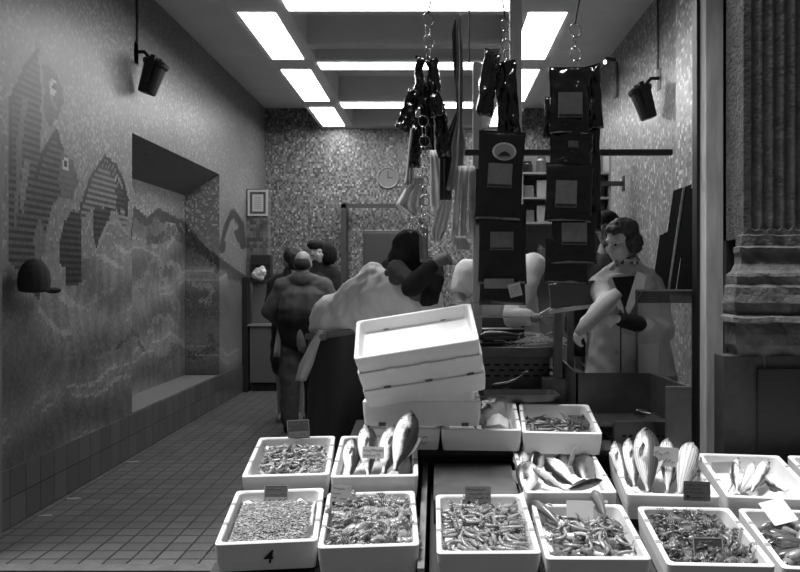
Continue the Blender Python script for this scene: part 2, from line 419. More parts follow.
# fluted pilaster
def pilaster():
    mb = MB()
    YP = 4.12; x0, x1 = 1.618, 2.95; zb, zt = 1.70, 4.6; pitch, fw = .0585, .044
    xs = np.arange(x0, x1+.0001, .0045); zs = list(np.linspace(zb, zb+.14, 22))+list(np.linspace(zb+.2, zt, 12))
    f0 = x0+.035
    def dep(x, z):
        k = math.floor((x-f0)/pitch); c = f0+(k+.5)*pitch; u = (x-c)/(fw/2)
        if abs(u) >= 1 or x < f0: return 0
        zr = zb+.045+fw/2*(1-math.sqrt(1-u*u)) if True else 0
        if z < zr: return 0
        return .019*math.sqrt(1-u*u)
    rows = [[mb.bm.verts.new((x, YP+dep(x, z)+.0035*noise.noise(Vector((x*22, z*22, 3))), z)) for x in xs] for z in zs]
    for a, b_ in zip(rows, rows[1:]):
        for i in range(len(xs)-1): mb.face([a[i], a[i+1], b_[i+1], b_[i]])
    # left flank
    mb.box(x0, x0+.01, YP+.001, YP+.3, zb, zt)
    return mb
pil = struct(pilaster().build('trim_pilaster_shaft', st, smooth=False))
def moulding():
    """attic base of the pilaster, (projection, z) profile run along the front and returned on the left"""
    prof = [(0, 1.72), (.012, 1.715), (.014, 1.66), (.03, 1.65), (.03, 1.625), (.018, 1.60), (.022, 1.565), (.05, 1.53), (.075, 1.515), (.082, 1.50), (.08, 1.455), (.095, 1.44), (.10, 1.40), (.112, 1.36), (.105, 1.32), (.09, 1.30), (.125, 1.285), (.13, 1.262), (.085, 1.255), (.095, 1.20), (.09, 1.14), (.06, 1.10), (.06, -.02)]
    mb = MB(); x0, Y = 1.612, 4.12; xs = np.linspace(0, 1, 46)
    rings = []
    for p, z in prof:
        r_ = [Vector((x0-p*.75, Y+.07, z))]+[Vector((x0-p*.75+(1.45+p*.75)*t, Y-p, z)) for t in xs]
        for q in r_:
            if z > 1.05: q += Vector((0, 1, .6))*(.011*noise.noise(q*16)+.006*noise.noise(q*43))
        rings.append(r_)
    mb.loft(rings, cap=False, closed=False); return mb
struct(moulding().build('trim_pilaster_base', st, smooth=False))
struct(MB().box(1.49, 3.2, 4.055, 4.20, -.02, 1.085).build('trim_plinth', st2, bevel=.004))
struct(MB().box(1.66, 3.2, 4.035, 4.20, .25, 1.02).build('trim_plinth_panel', mat('plinth_panel', 40, .6, bump=.3, bscale=80), bevel=.006))

# ------------------------------------------------------------ back of the shop
mmos = mosaic('partition_mosaic', (0, 2), .045, 62, 140, grout=.7, s2=.045)
struct(MB().box(W(341, 0, 11.2).x, W(346, 0, 11.2).x, 11.2, YB, 0, 2.56).box(W(341, 0, 11.2).x, -.2, 11.2, 11.26, 2.50, 2.56).build('door_1', mat('dark_steel_frame', 62, .5)))
t = thing('fridge', 'plain grey steel fridge cabinet against back wall behind the leaning man in white', 'fridge', (W(386, 0, 9.4).x, 9.6, 0))
MB().box(-.27, .33, -.3, .3, .0, 2.06).build('body', mat('grey_steel_cabinet', 88, .4, metal=.3), t, bevel=.01)
MB().box(-.25, .31, -.325, -.302, .2, 2.03).build('door', mat('grey_steel_door', 84, .4, metal=.3), t, bevel=.006)
MB().tube([(.26, -.36, 1.0), (.26, -.36, 1.4)], .012).tube([(.26, -.36, 1.0), (.26, -.32, 1.0)], .008).tube([(.26, -.36, 1.4), (.26, -.32, 1.4)], .008).build('handle', mat('steel', 150, .3, metal=.8), t)
t = thing('wall_clock', 'round pale wall clock on the speckled back wall', 'clock', W(388, 178, 11.49))
q = MB()
q.ring((0, -.02, 0), .15, .014, n=32).build('rim', mat('clock_rim', 150, .4), t, smooth=True)
MB().cap((0, -.004, 0), .001, (0, -.003, 0), .001).prism([(.14*math.cos(a*PI/16), .14*math.sin(a*PI/16)) for a in range(32)], .01, Matrix.Translation((0, -.008, 0))).build('dial', mat('clock_face', 128, .5), t)
MB().box(-.006, .006, -.02, -.016, 0, .10).build('hand', mat('ink', 25, .5), t)
MB().box(0, .07, -.02, -.016, -.006, .006).build('hand', mat('ink', 25, .5), t)
# framed certificate near the corner (hangs on the end of the left wall cupboard)
pil_d = W(258, 203, 10.4)
t = thing('picture_frame', 'small pale framed certificate with dark mount on the wall corner at the back', 'picture', pil_d)
h = 10.4/F
MB().box(-10*h, 10*h, -.02, 0, -13*h, -11*h).box(-10*h, 10*h, -.02, 0, 11*h, 13*h).box(-10*h, -8*h, -.02, 0, -11*h, 11*h).box(8*h, 10*h, -.02, 0, -11*h, 11*h).build('frame', mat('pale_frame', 185, .5), t)
MB().box(-8*h, 8*h, -.008, 0, -11*h, 11*h).build('mount', mat('dark_mount', 75, .6), t)
q = MB().box(-5.5*h, 5.5*h, -.012, -.008, -8.5*h, 8.5*h).build('paper', mat('paper', 185, .7), t)
q = MB()
for k in range(7): q.box(-3.5*h, 3.5*h, -.014, -.012, (5.5-k*1.8)*h, (5.9-k*1.8)*h)
q.build('printed_lines', mat('ink_grey', 90, .7), t)
t = struct(MB().box(W(247, 0, 10.42).x, W(268, 0, 10.42).x, 10.405, 10.6, 1.46, W(0, 189, 10.42).z).build('trim_corner_panel', mosaic('corner_panel', (0, 2), .045, 70, 120, grout=.7)))
# counter cabinet in the far left corner
t = thing('cabinet', 'dark grey counter cabinet in the far left corner under the framed certificate', 'cabinet', (W(268, 0, 10.2).x, 10.2, 0))
hx = .24; cg = mat('cabinet_grey', 92, .5)
MB().box(-hx, hx, 0, .45, .12, .86).build('body', cg, t, bevel=.004)
MB().box(-hx-.02, hx+.02, -.03, .45, .86, .885).build('ledge', mat('pale_ledge', 135, .4), t)
MB().box(-hx, hx, .15, .45, .885, 1.44).build('upper_body', cg, t)
MB().box(-hx-.02, hx+.03, .12, .45, 1.44, 1.47).build('worktop', mat('dark_top', 60, .4), t)
MB().box(-hx+.02, hx-.02, .05, .44, 0, .12).build('plinth', mat('black_plinth', 25, .7), t)
MB().box(-hx-.09, -hx-.02, -.04, .1, 0, 1.50).build('side_post', mat('black_plinth', 25, .7), t)
t = thing('coffee_machine', 'small dark machine standing on the corner cabinet', 'machine', (W(257, 0, 10.2).x, 10.42, 1.47))
dk = mat('dark_plastic', 38, .4)
MB().box(-.12, .14, -.08, .1, .19, .33).build('head', dk, t, bevel=.01); MB().box(-.12, -.06, -.06, .1, 0, .2).build('column', dk, t); MB().box(.08, .14, -.06, .1, 0, .2).build('column', dk, t); MB().box(-.12, .14, -.1, .1, 0, .03).build('tray', dk, t)
q = MB().ell((0, 0, .07), (.10, .05, .08)).ell((.05, -.02, .12), (.05, .03, .06))
bake(q, 'paper_bundle', mat('white_paper', 205, .8, bump=.4), None, (0, 0, 0), .01, 3, .02, 14).location = W(259, 279.5, 10.16)
prop(bpy.data.objects['paper_bundle'], 'crumpled white paper bundle lying on the corner cabinet', 'paper')

# stocked shelf behind the hanging pouches
t = thing('wall_shelf', 'pale shelf unit with white boards at the back between the two columns of hanging pouches', 'shelf', (W(566, 0, 7.6).x, 7.6, 0))
sm = mat('pale_shelf', 150, .6)
def zof(py, D): return CH-(py-VY)/F*D
shz = [zof(y, 7.6) for y in (172, 197, 222, 262)]
for z in shz: MB().box(-.42, .42, 0, .3, z-.02, z).build('shelf_board', sm, t)
MB().box(-.44, -.42, 0, .3, 0, zof(148, 7.6)).build('side_panel', sm, t); MB().box(.42, .44, 0, .3, 0, zof(148, 7.6)).build('side_panel', sm, t)
MB().box(-.42, .42, .28, .3, .6, zof(148, 7.6)).build('back_panel', mat('shelf_back', 120, .7), t)
k = 0
shn = ['top', 'second', 'third', 'bottom']
for si, z in enumerate(shz):
    for j in range(6):
        x = t.location.x-.36+j*.14; hgt = .12+.05*((j*7+si*3) % 3)
        if si in (0, 3) and j in (0, 1, 2, 3, 4):
            q = MB(); q.loft([[Vector((r_*math.cos(a*PI/6), r_*math.sin(a*PI/6), zz)) for a in range(12)] for r_, zz in ((.05, 0), (.052, .01), (.052, hgt*.75), (.04, hgt*.85), (.04, hgt))])
            o = q.build('jar', mat('jar_glass_%d' % (j % 3), (45, 95, 150)[j % 3], .25), smooth=False, label='round jar, one of those standing on the %s board of the back shelf' % shn[si], cat='jar', group='jars on the %s shelf board' % shn[si])
            o.location = (x, 7.74, z+.001)
        elif si in (1, 2):
            o = MB().box(-.055, .055, -.08, .08, 0, hgt).build('carton', mat('carton_%d' % (j % 3), (40, 110, 165)[(j+si) % 3], .6), bevel=.003, label='small carton, one of those lined up on the %s board of the back shelf' % shn[si], cat='carton', group='cartons on the %s shelf board' % shn[si])
            o.location = (x, 7.74, z+.001)

# wall spotlights with cables
def spotlight(name, label, loc, side, s=1.0):
    t = thing(name, label, 'spotlight', loc); bk = mat('black_metal', 16, .45)
    d = side
    MB().box(-.035*d, .0, -.05, .05, .02, .20).build('wall_bracket', mat('grey_metal', 70, .5), t)
    mb = MB(); Mx = Matrix.Translation((d*.13, 0, -.10)) @ Matrix.Rotation(d*R(18), 4, 'Y')
    rings = []
    for r_, z in ((.085, .15), (.10, .135), (.098, .11), (.085, .09), (.068, -.13), (.062, -.14)):
        rings.append([Mx @ Vector((r_*1.0*math.copysign(abs(math.cos(a*PI/8))**.6, math.cos(a*PI/8)), r_*math.copysign(abs(math.sin(a*PI/8))**.6, math.sin(a*PI/8)), z)) for a in range(16)])
    mb.loft(rings); mb.build('housing', bk, t)
    MB().tube([(0, 0, .12), (d*.07, 0, .12), (d*.12, 0, .06)], .016).build('arm', bk, t)
    mb = MB(); mb.box(-.02, .02, -.11, -.095, -.05, .16, Mx).box(-.02, .02, .095, .11, -.05, .16, Mx).box(-.02, .02, -.11, .11, .16, .175, Mx).build('yoke', bk, t)
    MB().ell(Mx @ Vector((d*.03, 0, .165)), (.014, .014, .014)).build('knob', mat('grey_metal', 70, .5), t)
    MB().tube([(0.01*d, 0, .2), (.01*d, 0, 1.4)], .009).build('cable', mat('grey_metal', 70, .5), t)
    return t
spotlight('spotlight', 'black box-shaped spotlight with cable high on the left mural wall', (XL, W(138, 0, 6.6).y, W(0, 66, 6.6).z), 1)
spotlight('spotlight', 'black box-shaped spotlight with cable high on the right mosaic wall', (XR-.005, 6.85, W(0, 92, 6.85).z), -1)
t = thing('wall_lamp', 'small grey fan-shaped lamp on a short arm high on the right wall', 'lamp', (XR-.003, 8.45, W(0, 72, 8.45).z))
lm = mat('grey_metal', 70, .5)
MB().box(-.03, 0, -.05, .05, -.28, .1).build('back_plate', mat('lamp_plate', 95, .5), t, bevel=.01)
MB().tube([(-.02, 0, .13), (-.13, -.02, .14)], .02).build('arm', lm, t)
MB().ell((-.14, -.03, .10), (.02, .02, .025)).build('bulb', mat('lamp_bulb', 230, .4, emit=2), t)

# ceiling-hung posts and rails of the stall
steel = mat('brushed_steel', 135, .35, metal=.7, var=.15, vscale=4)
rail_m = mat('rail_steel', 62, .4, metal=.2)
def hung(name, mb, m, label, cat, **k):
    o = mb.build(name, m, **k); o['label'] = label; o['category'] = cat; return recenter(o)
x0, x1 = W(510, 0, 4.7).x, W(522, 0, 4.7).x
hung('hanging_post', MB().box(x0, x1, 4.7, 4.77, 2.19, 3.99), mat('post_grey', 225, .5), 'thick grey square post coming down from the ceiling behind the oval-labelled pouches', 'post', bevel=.012)
x0, x1 = W(473, 0, 5.3).x, W(482, 0, 5.3).x
hung('hanging_post', MB().box(x0, x1, 5.3, 5.36, 0, zof(62, 5.3)), mat('post_pale', 190, .5), 'slim pale post standing just left of the oval-labelled pouches', 'post', bevel=.008)
z = zof(152, 4.65)
hung('rail', MB().box(W(459, 0, 4.65).x, W(673, 0, 4.65).x, 4.65, 4.69, z-.017, z+.017), rail_m, 'long dark horizontal steel rail behind the hanging pouches', 'rail', bevel=.003)
z = zof(183.5, 7.57)
t = thing('rail', 'short dark bracket rail with end plate left of the beanie person', 'rail', (W(560, 0, 7.57).x, 7.57, z))
MB().box(0, W(623, 0, 7.57).x-W(560, 0, 7.57).x, 0, .03, -.022, .022).build('bar', rail_m, t)
e = W(623, 0, 7.57).x-W(560, 0, 7.57).x
MB().box(e, e+.012, -.03, .05, -.075, .075).build('end_plate', rail_m, t)

# dark cap on the left wall
t = thing('cap', 'dark rounded cap with a peak hanging at the left edge of the mural wall', 'cap', (XL+.11, 4.72, zof(291, 4.72)))
q = MB().ell((0, 0, .06), (.085, .125, .14)); q2 = bake(q, 'crown', mat('dark_felt', 40, .9, bump=.3), t, (0, 0, 0), .008, 3)
for v in q2.data.vertices:
    if v.co.z < 0: v.co.z = v.co.z*.15
q = MB().ell((.0, .17, .005), (.07, .10, .014)).ell((0, .23, .0), (.05, .05, .02)); bake(q, 'peak', mat('dark_felt', 40, .9), t, (0, 0, 0), .006, 2)

# ------------------------------------------------------------ display stands
SL = .12
black = mat('black_painted_board', 22, .6, bump=.2)
dwood = mat('dark_stand_wood', 50, .7, var=.3, vscale=6, stretch=(4, .6, 4))
gwood = mat('grey_worn_wood', 118, .7, var=.3, vscale=8, stretch=(6, .6, 6), bump=.2)
wet = mat('wet_grey_tray', 84, .35, var=.15, vscale=14)
def slope_box(mb, x0, x1, y0, y1, za, zb, s=SL):
    """box whose bottom and top follow the slope; za/zb are heights at y=3"""
    P = [(x, y, (zz+s*(y-3))) for zz in (za, zb) for y in (y0, y1) for x in (x0, x1)]
    v = [mb.bm.verts.new(p) for p in P]
    for q in ((0, 2, 3, 1), (4, 5, 7, 6), (0, 1, 5, 4), (2, 6, 7, 3), (0, 4, 6, 2), (1, 3, 7, 5)): mb.face([v[i] for i in q])
    return mb
def stand(label, x0, x1, y0, y1, top, leftpost=False):
    t = thing('display_stand', label, 'stand', ((x0+x1)/2, y0, 0))
    def P(mb, name, m):
        o = mb.build(name, m); o.data.transform(Matrix.Translation(-t.location)); o.parent = t; return o
    P(slope_box(MB(), x0, x1, y0, y1, top-.03, top), 'top_board', dwood)
    P(MB().box(x0+.01, x1-.01, y0+.06, y0+.08, .03, top-.06), 'front_panel', black)
    for (a, b_) in ((x0+.02, y0+.02), (x1-.06, y0+.02), (x0+.02, y1-.06), (x1-.06, y1-.06)):
        P(MB().box(a, a+.04, b_, b_+.04, -.02 if b_ < 4 else 0, top+SL*(b_-3)-.03), 'leg', gwood)
    return t, P
tl, P = stand('left sloping dark stand under the four fish crates beside the tiled floor', -.90, -.085, 2.94, 4.16, .322)
P(slope_box(MB(), -.90, -.085, 3.60, 3.64, .322, .364), 'batten', dwood); P(slope_box(MB(), -.90, -.085, 4.05, 4.09, .322, .364), 'batten', dwood)
P(slope_box(MB(), -.078, -.052, 2.94, 4.10, -.32, .40), 'side_board', gwood)
tr, P = stand('right sloping dark stand under the crates of shrimp, bass and mixed fish', -.035, 1.78, 2.86, 3.98, .322)
P(slope_box(MB(), .38, 1.78, 3.46, 3.50, .322, .364), 'batten', dwood); P(slope_box(MB(), .38, 1.78, 3.90, 3.94, .322, .364), 'batten', dwood)
P(slope_box(MB(), -.02, .37, 3.50, 3.96, .322, .43), 'wet_board', wet)
# rear counter that carries the higher crates
t = thing('rear_counter', 'low dark counter behind the stands carrying the stacked white crates', 'counter', (.2, 4.02, 0))
MB().box(-.66, .72, .05, .55, 0, .575).build('body', black, t)
def lb(mb, name, m, t):
    o = mb.build(name, m); o.data.transform(Matrix.Translation(-t.location)); o.parent = t; return o
lb(slope_box(MB(), -.48, .92, 4.0, 4.58, .488, .513, .09), 'top_board', dwood, t)

# ------------------------------------------------------------ fish crates
foam = mat('white_foam', 232, .75, bump=.012, bscale=260, var=.03, vscale=12)
groove = mat('strap_groove', 150, .7)
H = .118
def rrect(w2, y0, y1, z, r=.02, n=4):
    pts = []
    for cx, cy, a0 in ((w2-r, y1-r, 0), (-w2+r, y1-r, 90), (-w2+r, y0+r, 180), (w2-r, y0+r, 270)):
        for k in range(n+1):
            a = R(a0+90*k/n); pts.append(Vector((cx+r*math.cos(a), cy+r*math.sin(a), z)))
    return pts
def crate_mesh(Wd, L_, h=H, wall=.017, floor_=.02):
    mb = MB(); w = Wd/2; c = .004
    mb.loft([rrect(w-.010, .010, L_-.010, -h, .018), rrect(w-.003, .003, L_-.003, -h*.5, .018), rrect(w, 0, L_, -.004, .018), rrect(w-c, c, L_-c, 0, .016),
             rrect(w-wall, wall, L_-wall, 0, .022), rrect(w-wall-.004, wall+.004, L_-wall-.004, -.006, .024), rrect(w-wall-.012, wall+.012, L_-wall-.012, -h+floor_+.008, .03), rrect(w-wall-.02, wall+.02, L_-wall-.02, -h+floor_, .03)])
    return mb
def basis(x, y, yaw, z0, s=SL):
    c, sn = math.cos(yaw), math.sin(yaw); n = Vector((0, -s, 1)).normalized(); ex = Vector((c, sn, s*sn)).normalized(); ey = n.cross(ex)
    M = Matrix((ex, ey, n)).transposed().to_4x4(); M.translation = Vector((x, y, z0+s*(y-3))); return M
def crate(label, x, y, yaw, z0, Wd=.395, L_=.575, s=SL, h=H, grooves=True, mw=None, name='fish_crate', cat='crate'):
    M = mw or basis(x, y, R(yaw), z0, s)
    t = thing(name, label, cat, mw=M)
    crate_mesh(Wd, L_, h).build('box', foam, t)
    if grooves:
        for sx in (-1, 1):
            for q in (.35, .72):
                MB().box(sx*(Wd/2-.0205), sx*(Wd/2-.001), L_*q-.012, L_*q+.012, -.001, .0015).build('strap_groove', groove, t)
    return t, M
CR = {}
def cr(key, *a, **k): CR[key] = crate(*a, **k)[1]
cr('C1', 'white foam crate full of tiny whitebait with a 4 on its front', -.669, 3.026, 5.4, .459, .395, .535)
cr('C2', 'white foam crate of plump langoustines, second from the left in the front row', -.266, 2.979, 3.7, .466, .39, .535)
cr('C3', 'white foam crate of slender curled shrimps in front of the empty wet board', .193, 2.931, .6, .463, .395, .56, h=.085)
cr('C4', 'white foam crate of mixed glistening small fish under the blank white card', .600, 2.900, -.6, .456, .395, .50, h=.10)
cr('C5', 'white foam crate of whiskered crayfish with a dark price card at its front edge', 1.040, 2.850, -2.2, .456, .395, .52)
cr('C6', 'white foam crate of plump small fish at the bottom right corner under a white paper', 1.452, 2.830, -4, .450, .385, .53)
cr('R1', 'white foam crate of small squid in the second row, farthest left crate', -.705, 3.595, 4.5, .507, .40, .56)
cr('R2', 'white foam crate with four big fish standing up on their tails', -.290, 3.545, 2.2, .522, .40, .58)
cr('R3', 'white foam crate of tangled round breams behind the crate with the blank white card', .590, 3.435, .4, .492, .405, .575)
cr('R4', 'white foam crate of upright striped sea bass on the right side of the second row', 1.030, 3.400, -4, .492, .40, .56)
cr('R5', 'foam crate with a wavy rim holding five silver fish in front of the stone pilaster', 1.465, 3.385, -5.5, .486, .40, .56)
cr('R6', 'foam crate cut off by the right edge of the picture in the second row', 1.90, 3.36, -6, .486, .40, .55)
cr('U3', 'white foam crate of small dark red mullet, beside the steel bin', .621, 3.880, -4.0, .639, .395, .575, .09, .112)
cr('U2', 'white foam crate with one big rough-skinned fish, middle one of the raised crates', .217, 3.918, -2.6, .644, .408, .56, .09, .112)
cr('U1', 'white foam crate with handwriting on its front under the stacked crates', -.187, 3.945, -2.0, .642, .395, .56, .09, .112)
# big horizontal crate on the raised ones and the leaning stack of three in it
MW1 = Matrix.Translation((-.083, 3.93, .866)) @ Matrix.Rotation(R(-1), 4, 'Z')
crate('wide empty white foam crate lying flat, holding up the tilted stack', 0, 0, 0, 0, .60, .40, h=.125, mw=MW1)
MT = Matrix.Translation(W(416.4, 349, 3.80)) @ Matrix.Rotation(R(-9.0), 4, 'Y') @ Matrix.Rotation(R(24), 4, 'X')
crate('topmost open white foam crate of the tilted stack, its inside in view', 0, 0, 0, 0, .62, .41, h=.088, mw=MT, grooves=False)
crate('middle white foam crate of the tilted stack, under the open one', 0, 0, 0, 0, .625, .40, h=.105, mw=MT @ Matrix.Translation((0.004, .002, -.089)), grooves=False)
crate('lowest white foam crate of the tilted stack, sunk into the flat crate', 0, 0, 0, 0, .62, .40, h=.105, mw=MT @ Matrix.Translation((.008, .003, -.195)), grooves=False)
tops = [o for o in COL.objects if o.type == 'EMPTY' and o.get('label', '').endswith('tilted stack, its inside in view')][0]
mids = [o for o in COL.objects if o.type == 'EMPTY' and o.get('label', '').startswith('middle white foam crate')][0]
slot = mat('slot_shadow', 95, .8)
for x in (-.16, .15): MB().box(x-.014, x+.014,   .378, .384, -.068, -.058).build('drain_slot', slot, tops)
for x in (-.14, .03, .20): MB().box(x-.02, x+.02, -.0045, .006, -.103, -.085).build('strap_notch', mat('foam_notch', 240, .7), tops)
for x in (-.18, .03, .24): MB().box(x-.018, x+.018, .0005, .006, -.106, -.098).build('strap_notch', slot, mids)
wst = [o for o in COL.objects if o.get('label', '').startswith('wide empty')][0]
for x in (-.20, .22): MB().box(x-.018, x+.018, .004, .012, -.125, -.108).build('strap_notch', slot, wst)
def crate_obj(start): return [o for o in COL.objects if o.type == 'EMPTY' and o.get('label', '').startswith(start)][0]
inkm = mat('marker_ink', 22, .6)
def text(body, size, parent, loc, rot, m, name='lettering', sh=0.0):
    c = bpy.data.curves.new('t', 'FONT'); c.body = body; c.size = size; c.extrude = .0006; c.align_x = 'CENTER'; c.align_y = 'CENTER'; c.shear = sh; c.offset = .0008
    o = bpy.data.objects.new('t', c); COL.objects.link(o)
    dg = bpy.context.evaluated_depsgraph_get(); me = bpy.data.meshes.new_from_object(o.evaluated_get(dg)); bpy.data.objects.remove(o); bpy.data.curves.remove(c)
    me.name = name; me.materials.clear(); me.materials.append(m)
    q = bpy.data.objects.new(name, me); COL.objects.link(q); q.parent = parent; q.location = loc; q.rotation_euler = rot; return q
text('4', .075, crate_obj('white foam crate full of tiny whitebait'), (.005, -.0012, -.062), (PI/2, 0, 0), inkm, sh=.2)
def scribble(parent, x0, x1, z0, z1, y, rows, m, seed=1, th=.0012, name='handwriting', amp=.7):
    """rows of unreadable pen strokes"""
    rd = random.Random(seed); mb = MB()
    hh = (z1-z0)/rows
    for r_ in range(rows):
        zc = z1-(r_+.5)*hh; x = x0; e = x1-rd.random()*.25*(x1-x0)
        while x < e:
            stp = hh*(.25+.35*rd.random())
            if rd.random() < .14: x += stp*1.3; continue
            a = (x, y, zc+amp*.5*hh*(rd.random()-.5)); b_ = (x+stp*.8, y, zc+amp*hh*(rd.random()-.5))
            mb.tube([a, b_], th, 4); x += stp
    o = mb.build(name, m, parent); return o
scribble(crate_obj('white foam crate with handwriting'), .02, .15, -.085, -.035, .0, 2, inkm, 5, .002)
scribble(crate_obj('white foam crate with handwriting'), -.15, -.03, -.06, -.03, -.0005, 1, inkm, 6, .002)

# ------------------------------------------------------------ price cards
def card(label, w_, h_, mw, g=110, style='lines', seed=1):
    t = thing('price_card', label, 'card', mw=mw)
    m = mat('card_%d' % g, g, .35)
    mb = MB(); r_ = .006; poly = []
    for cx, cz, a0 in ((w_/2-r_, h_-r_, 0), (-w_/2+r_, h_-r_, 90), (-w_/2+r_, r_, 180), (w_/2-r_, r_, 270)):
        for k in range(4): a = R(a0+30*k); poly.append((cx+r_*math.cos(a), cz+r_*math.sin(a)))
    mb.prism(poly, .0016); mb.build('plate', m, t)
    if style == 'frame':
        fm_ = mat('card_border', 165, .4)
        MB().box(-w_/2, w_/2, -.0018, -.0008, h_-.005, h_-.001).box(-w_/2, -w_/2+.004, -.0018, -.0008, .004, h_-.004).box(w_/2-.004, w_/2, -.0018, -.0008, .004, h_-.004).build('border', fm_, t)
        MB().box(-w_/2+.007, w_/2-.007, -.0022, -.0008, .006, h_*.38).build('price_strip', mat('card_strip_%d' % (g+55), g+58, .4), t)
        scribble(t, -w_/2+.01, w_/2-.008, .008, h_*.36, -.0028, 1, inkm, seed, .0012)
        scribble(t, -w_/2+.01, w_/2-.008, h_*.45, h_-.008, -.0015, 2, mat('card_pale_ink', g+35, .5), seed+3, .0009)
    elif style == 'lines':
        scribble(t, -w_/2+.008, w_/2-.008, h_*.35, h_-.006, -.0012, 3, inkm, seed, .0008)
        scribble(t, -w_/2+.03, w_/2-.01, .008, h_*.33, -.0012, 1, inkm, seed+1, .0014)
        MB().ell((-w_/2+.018, -.0015, h_*.22), (.008, .0015, .008)).build('printed_emblem', inkm, t)
    elif style == 'bold':
        scribble(t, -w_/2+.006, w_/2-.006, .006, h_-.006, -.0014, 2, mat('card_ink_grey', 90, .5), seed, .0016)
    return t
def T(*a): return Matrix.Translation(a)
def Rx(a): return Matrix.Rotation(R(a), 4, 'X')
def Ry(a): return Matrix.Rotation(R(a), 4, 'Y')
def Rz(a): return Matrix.Rotation(R(a), 4, 'Z')
def cardpx(label, px, py, D, wpx, hpx, tilt=-8, roll=0, yaw=0, **k):
    """centre-bottom of the card at a measured place"""
    card(label, wpx/F*D, hpx/F*D/math.cos(R(tilt)), T(*W(px, py, D)) @ Rz(yaw) @ Ry(roll) @ Rx(tilt), **k)
cardpx('grey price card with pale border sticking up behind the squid crate', 299, 438.5, 4.13, 22, 19, 4, -3, g=92, style='frame', seed=11)
cardpx('grey card propped behind the whitebait heap', 275.5, 505, 3.50, 24, 19, -14, 0, g=100, style='frame', seed=12)
cardpx('small white card across the four standing fish', 373, 458.5, 3.66, 22, 11.5, -8, 2, g=222, style='bold', seed=13)
cardpx('pale grey card leaning in the back left corner of the langoustine crate', 339, 509, 3.36, 20, 23, -14, 5, g=165, style='lines', seed=14)
cardpx('grey handwritten card on the back rim of the slender shrimp crate', 478, 507, 3.42, 26, 20, -8, 0, g=128, style='lines', seed=15)
cardpx('blank white card in the crate of mixed small fish', 580, 517.5, 3.30, 27, 16, -12, 1, g=238, style='plain')
cardpx('pale card with rounded corners pinned among the upright sea bass', 665.5, 466.5, 3.62, 25, 19, -4, 4, g=205, style='bold', seed=17)
cardpx('dark grey card leaning on the front rim of the sea bass crate', 697, 501, 3.36, 27, 19, -8, 2, g=88, style='lines', seed=18)
cardpx('dark price card with paler lower strip at the front of the crayfish crate', 709, 562, 2.98, 30, 23, -14, 1, g=72, style='frame', seed=19)
cardpx('small blank pale card in the wavy-rimmed crate', 724, 473, 3.72, 24, 11, -6, -2, g=200, style='plain')
cardpx('crumpled white paper lying over the plump fish at the right edge', 787, 523, 3.2, 30, 17, -52, -6, 18, g=235, style='plain')

